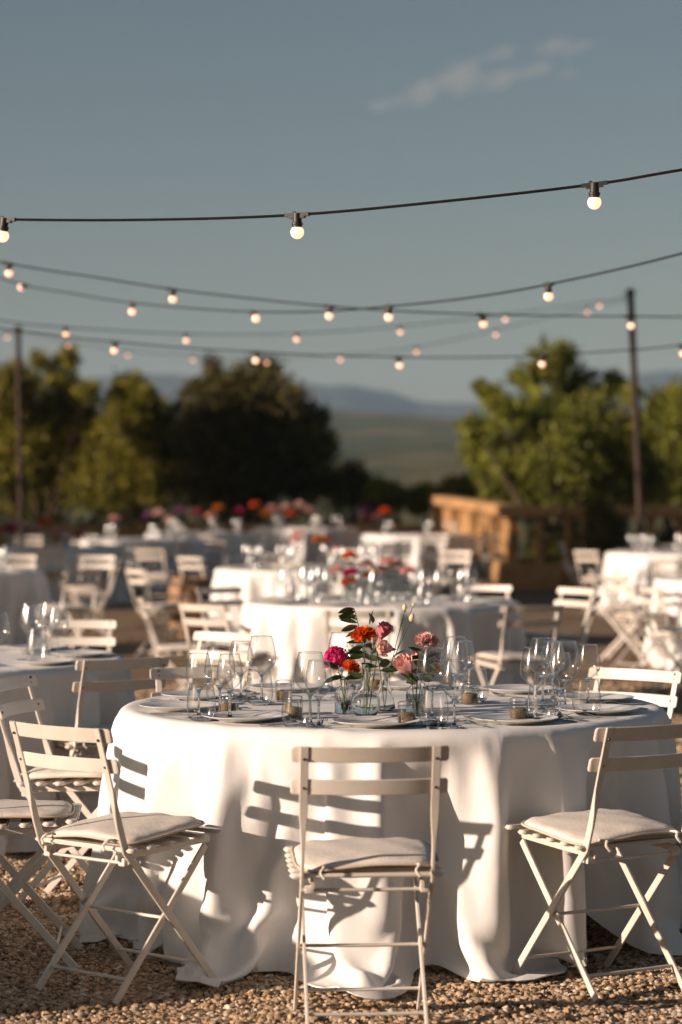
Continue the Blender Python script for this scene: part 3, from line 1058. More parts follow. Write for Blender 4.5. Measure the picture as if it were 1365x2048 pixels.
def chair_meshes():
    P = {}
    st = []
    for i in range(23):
        z = 0.003 + (0.812 - 0.003) * i / 22
        k = min(1, max(0, (z - 0.52) / 0.12))
        k = k * k * (3 - 2 * k)
        st.append(((0, post_yz(z), z), 0.0045 + 0.0070 * k, 0.0120 - 0.0085 * k))
    P['post'] = sweep_bar('post', st, M['paint'])
    st = [((0, 0.17 - 0.385 * i / 6, 0.425 - 0.422 * i / 6), 0.0045, 0.0115) for i in range(7)]
    P['leg'] = sweep_bar('leg', st, M['paint'])
    # back slats: bent boards with rounded ends
    def slat(zc, tilt):
        n, hw, hh, th = 18, 0.213, 0.0215, 0.0045
        prof = []
        xs = [0, 0.0008, 0.003, 0.006, 0.009, 0.03] + [0.03 + (hw - 0.03) * i / 8 for i in range(1, 9)]
        xs = [-hw + q for q in xs] + [hw - q for q in xs[-2::-1]]
        for x in xs:
            e = max(0, (abs(x) - (hw - 0.009)) / 0.009)
            prof.append((x, hh - 0.009 * (1 - math.sqrt(max(0, 1 - e * e)))))
        bm = bmesh.new()
        rows = []
        for x, h in prof:
            y = -0.026 * (1 - (x / 0.178) ** 2)
            rows.append([bm.verts.new((x, y + s * th + u * h * tilt, u * h)) for s, u in ((-1, -1), (1, -1), (1, 1), (-1, 1))])
        for A, B in zip(rows, rows[1:]):
            for j in range(4):
                bm.faces.new((A[j], A[(j + 1) % 4], B[(j + 1) % 4], B[j]))
        bm.faces.new(rows[0][::-1])
        bm.faces.new(rows[-1])
        me = bm_mesh('back_slat', bm, M['paint'])
        bm = bmesh.new(); bm.from_mesh(me)
        ed = [e for e in bm.edges if len(e.link_faces) == 2 and e.calc_face_angle(0) > 0.9]
        bmesh.ops.bevel(bm, geom=ed, offset=0.0018, segments=1, affect='EDGES')
        bm.to_mesh(me); bm.free()
        me.shade_smooth(); me.set_sharp_from_angle(angle=R(35))
        return me
    P['back_slat'] = slat(0, -0.31)
    P['bolt'] = lathe('bolt', [(0, -0.0105), (0.0034, -0.0105), (0.0042, -0.009), (0.0042, 0.0095), (0.0034, 0.0115), (0, 0.0115)], M['bolt'], 8, True, 40)
    bm = bmesh.new()
    n, hw, hd, th = 4, 0.212, 0.0185, 0.0065
    # stadium-ended seat slat
    out = []
    for i in range(9):
        a = -PI / 2 + PI * i / 8
        out.append((hw - hd + hd * math.cos(a), hd * math.sin(a)))
    for i in range(9):
        a = PI / 2 + PI * i / 8
        out.append((-(hw - hd) + hd * math.cos(a), hd * math.sin(a)))
    lo = [bm.verts.new((x, y, -th)) for x, y in out]
    hi = [bm.verts.new((x, y, th)) for x, y in out]
    bm.faces.new(lo[::-1]); bm.faces.new(hi)
    m = len(out)
    for j in range(m): bm.faces.new((lo[j], lo[(j + 1) % m], hi[(j + 1) % m], hi[j]))
    ed = [e for e in bm.edges if abs(e.verts[0].co.z - e.verts[1].co.z) < 1e-6]
    bmesh.ops.bevel(bm, geom=ed, offset=0.004, segments=2, affect='EDGES')
    P['seat_slat'] = bm_mesh('seat_slat', bm, M['paint'], True, 50)
    P['seat_rail'] = sweep_bar('seat_rail', [((0, -0.195, 0.424), 0.0045, 0.009), ((0, 0.0, 0.431), 0.0045, 0.009), ((0, 0.20, 0.440), 0.0045, 0.009)], M['paint'])
    P['cross_bar'] = tube('cross_bar', [(-0.178, 0, 0), (-0.09, 0, -0.001), (0, 0, -0.0015), (0.09, 0, -0.001), (0.178, 0, 0)], 0.0052, M['paint'], 8)
    P['hinge_block'] = box_mesh('hinge_block', 0.026, 0.03, 0.024, M['paint'], 0.004, 2)
    # cushions: soft pads, three slightly different ones
    P['cushion'] = []
    for v in range(3):
        rnd = random.Random(90 + v)
        a0, a1, a2 = rnd.uniform(0, 6), rnd.uniform(0, 6), rnd.uniform(0, 6)
        N, hw, hd, th = 24, 0.196, 0.186, 0.019
        vt, fc, rim = [], [], []
        def sq(u, w):   # square to rounded square
            p = 5.0
            m_ = max(abs(u), abs(w), 1e-9)
            k = m_ / ((abs(u) ** p + abs(w) ** p) ** (1 / p)) if (u or w) else 1
            return u * k, w * k
        for side in (1, -1):
            for i in range(N + 1):
                for j in range(N + 1):
                    u, w = -1 + 2 * i / N, -1 + 2 * j / N
                    uu, ww = sq(u, w)
                    e = max(abs(u), abs(w))
                    puff = math.sqrt(max(0, 1 - e ** 3.2)) if e < 1 else 0
                    sag = 0.006 * math.cos(1.4 * u) + 0.004 * math.sin(2 * w + a0) * abs(u) + 0.0045 * math.sin(2.6 * u + a1) * (0.5 - 0.5 * w)
                    wr = 0.0016 * math.sin(9 * u + 5 * w + a2) * e + 0.0012 * math.sin(14 * w - 8 * u + a0) * e ** 3
                    z = sag + (side * th * (0.25 + 0.75 * puff) if e < 1 else 0) * (1 if side > 0 else 0.6) + wr * side
                    if e == 1: z = sag
                    vt.append((uu * hw, ww * hd, z))
        n1 = (N + 1) ** 2
        for side in (0, 1):
            for i in range(N):
                for j in range(N):
                    q = [side * n1 + i * (N + 1) + j, side * n1 + (i + 1) * (N + 1) + j, side * n1 + (i + 1) * (N + 1) + j + 1, side * n1 + i * (N + 1) + j + 1]
                    fc.append(q if side == 0 else q[::-1])
        me = bpy.data.meshes.new('cushion')
        bm = bmesh.new()
        vv = [bm.verts.new(p) for p in vt]
        ff = [bm.faces.new([vv[k] for k in q]) for q in fc]
        for k, f in enumerate(ff): f.material_index = 0 if k < N * N else 1
        bmesh.ops.remove_doubles(bm, verts=bm.verts[:], dist=1e-5)
        bmesh.ops.recalc_face_normals(bm, faces=bm.faces)
        bm.to_mesh(me); bm.free()
        me.materials.append(M['cushion']); me.materials.append(M['cushion_under'])
        me.shade_smooth()
        ring = []
        for k in range(4 * N):
            s, q = divmod(k, N)
            t_ = -1 + 2 * q / N
            u, w = ((t_, -1), (1, t_), (-t_, 1), (-1, -t_))[s]
            uu, ww = sq(u, w)
            sag = 0.006 * math.cos(1.4 * u) + 0.004 * math.sin(2 * w + a0) * abs(u) + 0.0045 * math.sin(2.6 * u + a1) * (0.5 - 0.5 * w)
            ring.append(Vector((uu * hw * 1.012, ww * hd * 1.012, sag)))
        ring.append(ring[0])
        P['cushion'].append((me, tube('piping', ring, 0.0036, M['piping'], 6, caps=False)))
    P['tie'] = tube('cushion_tie', smooth_path([(0, 0.02, 0.004), (0.004, -0.012, 0.008), (-0.006, -0.024, -0.004), (0.004, -0.03, -0.02)], 4), 0.004, M['cushion'], 6)
    return P


CH = chair_meshes()
CHAIR_N = [0]


def chair(x, y, facing, label, near=True, group='folding chairs on the terrace', cushion=True):
    """x, y: ground point below the seat centre; facing: degrees clockwise from straight away from the camera."""
    t = empty('folding_chair', (x, y, ground_z(y) + 0.006), -R(facing))
    tag(t, label, 'chair', group)
    i = CHAIR_N[0]
    CHAIR_N[0] += 1
    rnd = random.Random(i)
    for s in (-1, 1):
        link('post', CH['post'], t, (s * 0.178, 0, 0))
        link('leg', CH['leg'], t, (s * 0.163, 0, 0))
        link('seat_rail', CH['seat_rail'], t, (s * 0.150, 0, 0))
        if near: link('hinge_block', CH['hinge_block'], t, (s * 0.158, -0.168, 0.412))
    for z, zs in ((0.790, (0.780, 0.800)), (0.700, (0.700,))):
        sl = link('back_slat', CH['back_slat'], t, (0, post_yz(z) + 0.0085, z))
        if near:
            for s in (-1, 1):
                for zz in zs:
                    link('bolt', CH['bolt'], sl, (s * 0.178, -0.0035, zz - z), (-PI / 2 + 0.30, 0, 0))
    for k in range(6):
        yy = -0.172 + 0.072 * k
        link('seat_slat', CH['seat_slat'], t, (0, yy, 0.4415 + 0.041 * (yy + 0.195) + 0.0065 + (0.004 if k == 5 else 0)))
    for yy, zz in ((0.005, 0.2245), (0.140, 0.073), (-0.158, 0.066), (-0.168, 0.408)):
        link('cross_bar', CH['cross_bar'], t, (0, yy, zz), scale=(0.92 if yy == -0.158 else 1, 1, 1))
    if cushion:
        me, pip = CH['cushion'][i % 3]
        c = link('cushion', me, t, (rnd.uniform(-0.008, 0.008), -0.008 + rnd.uniform(-0.008, 0.008), 0.4765), (0.038 + rnd.uniform(-0.02, 0.03), rnd.uniform(-0.035, 0.035), rnd.uniform(-0.06, 0.06)))
        if near:
            link('piping', pip, c)
            for s in (-1, 1): link('cushion_tie', CH['tie'], c, (s * 0.13, -0.19, 0))
    return t


def chair_at(px, ytop, facing, label, near=False, dx=0.0, dy=0.0, **kw):
    """Chair whose top slat centre is seen at photo column px with its top edge at row ytop."""
    d = 14.0
    for _ in range(6):
        d = (CAM_H - 0.812 - ground_z(d)) * F_PX / (ytop - HORIZON)
    x = (px - 682.5) * d / F_PX
    f = R(facing)
    return chair(x + 0.293 * math.sin(f) + dx, d + 0.293 * math.cos(f) + dy, facing, label, near, **kw)


# chairs of the front table
chair_at(742, 1497, -4, 'folding chair seen from behind, front and centre of the nearest table', True)
chair_at(112, 1454, 40, 'folding chair at front left of the nearest table, back slats catching the sun', True)
chair(-1.04, 7.70, 86, 'folding chair cut off by the left edge, only its cushioned seat and crossed legs showing', True)
chair(-0.93, 8.80, 104, 'folding chair at the left of the nearest table, half behind the front left chair', True)
chair_at(250, 1320, -32, 'folding chair with its back to us between the left edge table and the nearest table', True)
chair_at(408, 1338, 168, 'folding chair behind the wine glasses at the back left of the nearest table', True)
chair_at(1275, 1342, 221, 'sunlit folding chair facing us at the back right of the nearest table', True)
chair_at(1316, 1453, -30, 'folding chair with shaded back at the front right of the nearest table', True)
chair(1.43, 7.95, -68, 'folding chair at the far right edge, only its seat corner showing', True)
# chairs of the table at the left edge
chair_at(155, 1243, 183, 'brightly sunlit folding chair facing us behind the left edge table', True)
chair_at(455, 1268, 222, 'folding chair mostly hidden behind the tall glasses left of the middle table')
# middle table
chair(-1.02, 15.9, 88, 'folding chair seen side on, left of the middle table')
chair_at(405, 1211, 40, 'sunlit folding chair at the front left of the middle table')
chair_at(716, 1223, 4, 'folding chair right behind the flowers, front of the middle table')
chair_at(1068, 1213, -22, 'folding chair with shaded back at the front right of the middle table')
chair_at(972, 1172, 204, 'sunlit folding chair facing us at the back right of the middle table')
chair_at(436, 1177, 137, 'shaded folding chair at the back left of the middle table')
chair_at(1156, 1178, 238, 'folding chair facing left, right of the middle table')
chair_at(1196, 1192, -82, 'folding chair turned left, nearest on the right of the middle table')
# second table back in the middle
chair_at(590, 1130, 2, 'folding chair in front of the second table behind the flowers')
chair_at(378, 1115, 46, 'sunlit folding chair left of the second table behind')
chair_at(790, 1093, 184, 'sunlit folding chair facing us behind the second table')
chair_at(912, 1103, 208, 'sunlit folding chair facing us right of the second table')
# left middle table
chair_at(168, 1143, -44, 'folding chair with its back to us beside the left middle table')
chair_at(196, 1113, 198, 'sunlit folding chair facing us behind the left middle table')
chair_at(237, 1122, 268, 'folding chair seen edge on, right of the left middle table')
chair_at(36, 1112, 184, 'sunlit folding chair at the left edge, behind the left middle table')
# far left tables, in shade
chair_at(300, 1099, 20, 'shaded folding chair in front of the far left table')
chair_at(95, 1093, 5, 'shaded folding chair nearest the left edge at the far left table')
chair_at(265, 1047, 200, 'left one of two pale folding chairs facing us in the far left row')
chair_at(328, 1047, 178, 'right one of two pale folding chairs facing us in the far left row')
chair_at(725, 1049, 175, 'small sunlit far chair left of the farther pair by the back table')
chair_at(797, 1049, 182, 'small sunlit far chair right of the farther pair by the back table')
chair_at(425, 1066, 8, 'far folding chair in front of the sunlit far table')
chair_at(975, 1060, 150, 'grey folding chair standing against the sunlit corner balustrade')
chair_at(560, 1108, 176, 'sunlit folding chair half hidden behind the glasses of the second table')
chair_at(478, 1112, 140, 'folding chair at the back left of the second table')
chair_at(58, 1070, 182, 'shaded folding chair behind the far left table near the left edge')
chair_at(170, 1068, 184, 'shaded folding chair behind the far left table at its right end')
chair_at(365, 1082, 60, 'folding chair at the left of the sunlit far table')
chair_at(640, 1049, 180, 'small far chair left of the others behind the bright flowers')
chair_at(870, 1056, 192, 'far folding chair facing us left of the sunlit corner balustrade')
chair_at(948, 1078, 205, 'pale folding chair left of the grey chair by the sunlit corner balustrade')
chair_at(225, 1090, 12, 'shaded folding chair between the two far left tables')
chair_at(690, 1100, 190, 'sunlit folding chair facing us at the back right of the second table')
chair_at(270, 1140, 60, 'folding chair standing alone left of the second table')
# right hand tables
chair_at(1122, 1087, 104, 'folding chair seen half side on, left behind the right edge table')
chair_at(1171, 1102, 52, 'sunlit folding chair at the front left of the right edge table')
chair_at(1258, 1073, 182, 'grey folding chair behind the right edge table at the pole foot')
chair_at(1228, 1152, 66, 'sunlit folding chair at the left of the nearer right edge table')
chair_at(1300, 1176, 74, 'sunlit folding chair crossing the cloth at the right edge')
chair_at(1190, 1140, 108, 'folding chair half hidden among the chairs on the right')
chair_at(1352, 1090, 176, 'folding chair behind the glasses of the right edge table')
chair_at(1345, 1122, 8, 'folding chair in front of the right edge table, its shadow on the cloth')

# ------------------------------------------------------------------ tables and cloths
def drape_cloth(seed=15, RC=1.72, frames=90):
    """Lets a round cloth fall over the table top and settle on the ground (cloth physics), then freezes it as a mesh."""
    rng = random.Random(seed)
    NS, NR, R0 = 200, 28, 0.80
    ph = [rng.uniform(0, 6.28) for _ in range(8)]
    uneven = ((-33, 6, .16), (-21, 5, -.06), (-6, 6, .20), (8, 4.5, -.08), (25, 8, .13), (43, 8, -.16), (62, 8, .08), (-60, 6, -.05), (-78, 8, .08),
              (120, 10, -.12), (150, 10, .1), (180, 9, -.12), (-130, 9, -.12))

    def hem(a):
        d = (math.degrees(a) - 270 + 180) % 360 - 180
        r = RC + .035 * math.sin(2 * a + ph[0]) + .03 * math.sin(3 * a + ph[1])
        for c, w, h in uneven: r += h * math.exp(-((d - c) / w) ** 2)
        return r
    flat = []
    for i in range(NR):
        for j in range(NS):
            a = 2 * math.pi * j / NS
            r = R0 + (hem(a) - R0) * i / (NR - 1)
            w = .004 * rng.uniform(-1, 1) if i > 4 else 0
            flat.append((r * math.cos(a), r * math.sin(a), .7625 + w))
    faces = [(i * NS + j, i * NS + (j + 1) % NS, (i + 1) * NS + (j + 1) % NS, (i + 1) * NS + j) for i in range(NR - 1) for j in range(NS)]
    me = bpy.data.meshes.new('drape')
    me.from_pydata(flat, [], faces)
    ob = bpy.data.objects.new('drape', me)
    COL.objects.link(ob)
    ob.vertex_groups.new(name='pin').add(list(range(NS * 3)), 1.0, 'REPLACE')
    tm = lathe('drape_table', [(0, .70), (.90, .70), (.925, .715), (.93, .73), (.925, .748), (.91, .755), (0, .755)], None, 128)
    gm = mesh_from('drape_floor', [(-4, -4, 0), (4, -4, 0), (4, 4, 0), (-4, 4, 0)], [(0, 1, 2, 3)], None)
    helpers = []
    for m_, fr in ((tm, 20), (gm, 30)):
        o = bpy.data.objects.new(m_.name, m_)
        COL.objects.link(o)
        o.modifiers.new('col', 'COLLISION')
        o.collision.thickness_outer = .006
        o.collision.cloth_friction = fr
        helpers.append(o)
    md = ob.modifiers.new('cl', 'CLOTH')
    q = md.settings
    q.quality = 6; q.mass = .25
    q.tension_stiffness = 25; q.compression_stiffness = 25; q.shear_stiffness = 8; q.bending_stiffness = .6
    q.tension_damping = 8; q.compression_damping = 8; q.shear_damping = 8; q.bending_damping = .8; q.air_damping = 2
    q.vertex_group_mass = 'pin'
    c = md.collision_settings
    c.collision_quality = 3; c.distance_min = .006; c.use_self_collision = True; c.self_distance_min = .006
    md.point_cache.frame_start = 1
    md.point_cache.frame_end = frames
    for f in range(1, frames + 1): SC.frame_set(f)
    ev = ob.evaluated_get(bpy.context.evaluated_depsgraph_get())
    co = np.empty(NS * NR * 3)
    ev.data.vertices.foreach_get('co', co)
    for o in [ob] + helpers: bpy.data.objects.remove(o)
    SC.frame_set(1)
    v = [tuple(p) for p in co.reshape(-1, 3)]
    f = list(faces)
    # flat top as rings
    prev = list(range(NS))
    for r in (0.66, 0.44, 0.22):
        ring = list(range(len(v), len(v) + NS))
        v += [(r * math.cos(2 * PI * j / NS), r * math.sin(2 * PI * j / NS), 0.7620) for j in range(NS)]
        f += [(ring[j], ring[(j + 1) % NS], prev[(j + 1) % NS], prev[j]) for j in range(NS)]
        prev = ring
    v.append((0, 0, 0.7618))
    f += [(len(v) - 1, prev[j], prev[(j + 1) % NS]) for j in range(NS)]
    me = mesh_from('tablecloth', v, f, M['cloth'])
    bm = bmesh.new(); bm.from_mesh(me)
    bmesh.ops.recalc_face_normals(bm, faces=bm.faces)
    bm.to_mesh(me); bm.free()
    me.shade_smooth()
    # stitched hem: a doubled strip along the edge
    G = co.reshape(NR, NS, 3)
    A, B = G[-1] * 0.3 + G[-2] * 0.7, G[-1]
    tang = np.roll(B, -1, 0) - np.roll(B, 1, 0)
    hem_normal = np.cross(tang, A - B)
    hem_normal /= np.linalg.norm(hem_normal, axis=1)[:, None]
    hv = np.concatenate([A + hem_normal * .0016, B + hem_normal * .0022 + (B - A) * .03, B - hem_normal * .0022 + (B - A) * .03, A - hem_normal * .0016])
    hf = [(k * NS + j, k * NS + (j + 1) % NS, k * NS + NS + (j + 1) % NS, k * NS + NS + j) for k in range(3) for j in range(NS)]
    hm = mesh_from('hem', hv.tolist(), hf, M['cloth'], True, 60)
    return me, hm


CM_A, HEM = drape_cloth()
CM_B = CM_A
TOP = lathe('tabletop', [(0, 0.722), (0.89, 0.722), (0.905, 0.728), (0.905, 0.744), (0.89, 0.75), (0, 0.75)], M['wood'], 48, True, 40)
LEG = box_mesh('leg', 0.05, 0.05, 0.72, M['black_steel'], 0.004, 1, base=True)


def table(px, d, rot, label, cloth_label, mesh=None, x=None):
    if x is None: x = (px - 682.5) * d / F_PX
    z = ground_z(d)
    t = empty('round_table', (x, d, z), R(rot))
    tag(t, label, 'table', 'round tables on the terrace')
    link('tabletop', TOP, t)
    for k in range(4):
        a = PI / 4 + k * PI / 2
        link('leg', LEG, t, (0.80 * math.cos(a), 0.80 * math.sin(a), 0.001))
    o = link('tablecloth', mesh or CM_B, None, (x, d, z + 0.002), (0, 0, R(rot)))
    tag(o, cloth_label, 'tablecloth', 'white tablecloths')
    if mesh:
        link('hem', HEM, o)
        sb = o.modifiers.new('smooth', 'SUBSURF'); sb.levels = 1; sb.render_levels = 1
    return Vector((x, d, z))


T1 = table(784, 8.32, 0, 'large round table nearest the camera, its dark legs under the cloth', 'white cloth on the nearest table, chair shadows falling on its folds', CM_A)
T2 = table(764, 16.4, 40, 'round table right behind the flowers, under a white cloth', 'white cloth on the middle table right behind the flowers')
T3 = table(622, 23.8, 100, 'round table second behind the flowers, under a white cloth', 'white cloth on the second table behind the flowers')
T4 = table(-172, 10.7, 200, 'round table cut off by the left edge beside the nearest table', 'white cloth on the table at the left edge beside the nearest table')
T5 = table(-113, 22.8, 150, 'round table at the left edge behind, under a grey lit cloth', 'white cloth with upright folds on the left middle table')
T6 = table(110, 33.0, 70, 'round table in shade far left, with flowers', 'bluish shaded cloth on the far left table')
T7 = table(405, 40.5, 10, 'round table far back left of centre, partly sunlit', 'partly sunlit white cloth far back left of centre')
T8 = table(612, 43.5, 250, 'round table far back in the centre, under bright flowers', 'shaded white cloth far back below the bright flowers')
T9 = table(832, 39.6, 300, 'round table far back right of centre, in shade', 'shaded bluish white cloth far back right of centre')
T10 = table(1362, 30.5, 330, 'round table at the right edge before the balustrade', 'sunlit white cloth on the right edge table before the balustrade')
T11 = table(1530, 20.8, 20, 'round table at the right edge, nearer one', 'sunlit white cloth at the right edge nearest of the two')
T13 = table(285, 37.0, 230, 'round table in shade far back between the two left tables', 'bluish shaded cloth far back between the two left tables')
T0 = table(0, 7.0, 120, 'round table left of the camera view, beside the front left chair', 'white cloth on the table left of the camera view', x=-3.22)

# ------------------------------------------------------------------ glasses, plates, cutlery, jars
def wine_meshes(h, rb, rr, stem, foot, n=40, far=False):
    """Thin bowl and solid stem with foot."""
    solid = [(0, 0.0), (foot, 0.0), (foot, 0.0012), (foot * 0.7, 0.0030), (foot * 0.3, 0.006), (0.0062, 0.012), (0.0042, 0.024), (0.0036, stem * 0.6), (0.0042, stem - 0.014), (0.0080, stem - 0.003),
             (0.0150, stem + 0.0035), (0.0130, stem + 0.0060), (0.0075, stem + 0.0058), (0, stem + 0.0055)]
    bowl = []
    for i in range(0, 19):
        t = i / 18
        if t < 0.40:
            s = t / 0.40
            r = 0.0075 + (rb - 0.0075) * math.sin(s * PI / 2) ** 0.85
        else:
            s = (t - 0.40) / 0.60
            r = rb + (rr - rb) * (s ** 1.6)
        if r > 0.0145: bowl.append((r, stem + (h - stem) * t))
    if far:
        return lathe('bowl', bowl, M['far_glass'], n), lathe('stem', solid, M['far_glass'], 12)
    rim = [(rr + 0.0008 * math.cos(a), h + 0.0008 * math.sin(a)) for a in [i * PI / 4 for i in range(8)]]
    return lathe('bowl', bowl, M['glass'], n), lathe('rim', rim, M['solid_glass'], n, close=True), lathe('stem', solid, M['solid_glass'], max(16, n // 2))


WINE_L = wine_meshes(0.230, 0.0510, 0.0365, 0.098, 0.040)
WINE_S = wine_meshes(0.210, 0.0430, 0.0310, 0.092, 0.037)
WINE_FAR = wine_meshes(0.224, 0.0480, 0.0350, 0.096, 0.038, 28, True)
tw = [(0.0425, 0.0130), (0.0475, 0.034), (0.0472, 0.052), (0.0447, 0.078), (0.0407, 0.102), (0.0390, 0.116)]
tb = [(0, 0.0), (0.030, 0.0), (0.036, 0.004), (0.0423, 0.0128), (0.040, 0.0135), (0.030, 0.0105), (0, 0.0090)]
trim = [(0.0390 + 0.0008 * math.cos(i * PI / 4), 0.116 + 0.0008 * math.sin(i * PI / 4)) for i in range(8)]
TUMBLER = (lathe('wall', tw, M['glass'], 40), lathe('rim', trim, M['solid_glass'], 40, close=True), lathe('base', tb, M['solid_glass'], 28))
TUMBLER_FAR = (lathe('wall', tw, M['far_glass'], 24), lathe('base', tb, M['far_glass'], 20))


def glass_thing(name, meshes, loc, label, cat, group, rz=0.0, s=1.0):
    t = empty(name, loc, rz)
    t.scale = (s, s, s)
    tag(t, label, cat, group)
    for m_ in meshes: link(m_.name.split('.')[0], m_, t)
    return t


pl = [(0, 0), (0.085, 0), (0.088, 0.003), (0.098, 0.007), (0.122, 0.0125), (0.1385, 0.0165), (0.1395, 0.0180), (0.1385, 0.0190), (0.121, 0.0155), (0.098, 0.0105), (0.090, 0.0070), (0, 0.0062)]
PLATE = lathe('plate', pl, M['plate'], 64, True, 50)
JAR_BODY = lathe('jar', [(0, 0), (0.026, 0), (0.029, 0.003), (0.0295, 0.045), (0.027, 0.052), (0.0285, 0.056), (0.0285, 0.059), (0.0265, 0.059)], M['glass'], 28)
JAR_LID = lathe('lid', [(0, 0.074), (0.020, 0.074), (0.0265, 0.071), (0.029, 0.067), (0.029, 0.0605), (0.026, 0.0600), (0, 0.0600)], M['glass'], 28)
JAR_FILL = lathe('seeds', [(0, 0.0035), (0.0262, 0.0038), (0.0266, 0.034), (0.024, 0.037), (0.012, 0.039), (0, 0.038)], M['seeds'], 24)
wire = []
for i in range(25):
    a = 2 * PI * i / 24
    wire.append((0.0292 * math.cos(a), 0.0292 * math.sin(a), 0.0545))
JAR_WIRE = tube('wire_clip', wire, 0.0009, M['steel'], 5, caps=False)
JAR_CLIP = tube('wire_clip', smooth_path([(0.029, 0.006, 0.055), (0.036, 0.008, 0.066), (0.033, 0.006, 0.074), (0.036, 0, 0.048), (0.040, -0.004, 0.030), (0.034, -0.008, 0.046), (0.029, -0.006, 0.055)], 4), 0.001, M['steel'], 5)


def spoon_mesh(L=0.195, w=0.021, fork=False):
    n, m = 30, 6
    bm = bmesh.new()
    rows = []
    for i in range(n + 1):
        t = i / n
        y = -L / 2 + L * t
        if t < 0.70:
            hw = 0.0055 - 0.0030 * math.sin(min(1, t / 0.62) * PI / 2) + 0.0004
            dep = 0
        else:
            s = (t - 0.70) / 0.30
            hw = 0.0029 + (w - 0.0029) * (math.sin(PI * min(1, s * 0.98 + 0.02)) ** 0.7) * (1.06 - 0.25 * s)
            dep = 0.0085 * math.sin(PI * s)
        z = 0.0042 + 0.007 * math.sin(PI * max(0, (t - 0.05) / 0.7)) * (1 if t < 0.75 else 0) + (0.003 if t > 0.7 else 0)
        z = 0.003 + 0.010 * math.exp(-((t - 0.62) / 0.16) ** 2) + 0.006 * max(0, (t - 0.82) / 0.18)
        rows.append([(hw * (-1 + 2 * j / m), y, z - dep * (1 - (-1 + 2 * j / m) ** 2)) for j in range(m + 1)])
    top = [[bm.verts.new((x, y, z + 0.0011)) for x, y, z in r] for r in rows]
    bot = [[bm.verts.new((x, y, z - 0.0004)) for x, y, z in r] for r in rows]
    for i in range(n):
        for j in range(m):
            bm.faces.new((top[i][j], top[i][j + 1], top[i + 1][j + 1], top[i + 1][j]))
            bm.faces.new((bot[i][j], bot[i + 1][j], bot[i + 1][j + 1], bot[i][j + 1]))
        bm.faces.new((top[i][0], top[i + 1][0], bot[i + 1][0], bot[i][0]))
        bm.faces.new((top[i][m], bot[i][m], bot[i + 1][m], top[i + 1][m]))
    bm.faces.new([v for v in top[0]] + [v for v in bot[0][::-1]])
    bm.faces.new([v for v in top[n][::-1]] + [v for v in bot[n]])
    return bm_mesh('spoon', bm, M['steel'], True, 50)


def fork_mesh(L=0.20):
    bm = bmesh.new()
    def strip(pts):   # (x, half width, y, z)
        a = []
        for x, hw, y, z in pts:
            a.append([bm.verts.new((x + s * hw, y, z + u)) for s, u in ((-1, -0.0007), (1, -0.0007), (1, 0.0007), (-1, 0.0007))])
        for A, B in zip(a, a[1:]):
            for j in range(4): bm.faces.new((A[j], A[(j + 1) % 4], B[(j + 1) % 4], B[j]))
        bm.faces.new(a[0][::-1]); bm.faces.new(a[-1])
    zc = lambda t: 0.003 + 0.011 * math.exp(-((t - 0.62) / 0.17) ** 2) + 0.007 * max(0, (t - 0.85) / 0.15)
    strip([(0, 0.0058 - 0.003 * min(1, t / 0.55) if t < 0.62 else 0.0028 + (0.0105 - 0.0028) * min(1, (t - 0.62) / 0.12), -L / 2 + L * t, zc(t)) for t in [i * 0.05 for i in range(16)]])
    for k in range(4):
        x = -0.0088 + 0.00587 * k
        strip([(x, 0.0018 - 0.0008 * max(0, (t - 0.9) / 0.1), -L / 2 + L * t, zc(t)) for t in (0.74, 0.80, 0.86, 0.92, 0.97, 1.0)])
    return bm_mesh('fork', bm, M['steel'], True, 40)


def knife_mesh(L=0.22):
    bm = bmesh.new()
    a = []
    for i in range(25):
        t = i / 24
        y = -L / 2 + L * t
        if t < 0.5: x0, x1, th = -0.0055, 0.0055, 0.0022
        else:
            s = (t - 0.5) / 0.5
            x0, x1, th = -0.0055, 0.0055 + 0.005 * math.sin(PI * min(1, s * 0.9)) - 0.011 * max(0, (s - 0.8) / 0.2) ** 2, 0.0008
        a.append([bm.verts.new(p) for p in ((x0, y, 0.003 - th), (x1, y, 0.003 - th), (x1, y, 0.003 + th), (x0, y, 0.003 + th))])
    for A, B in zip(a, a[1:]):
        for j in range(4): bm.faces.new((A[j], A[(j + 1) % 4], B[(j + 1) % 4], B[j]))
    bm.faces.new(a[0][::-1]); bm.faces.new(a[-1])
    return bm_mesh('knife', bm, M['steel'], True, 40)


SPOON, FORK, KNIFE = spoon_mesh(), fork_mesh(), knife_mesh()
ZT = 0.7655
GL = 'glassware of the nearest table'


def put(name, mesh, px, py, label, cat, group=GL, rz=None):
    return glass_thing(name, mesh, on_table(px, py, ZT), label, cat, group, random.uniform(0, 6))


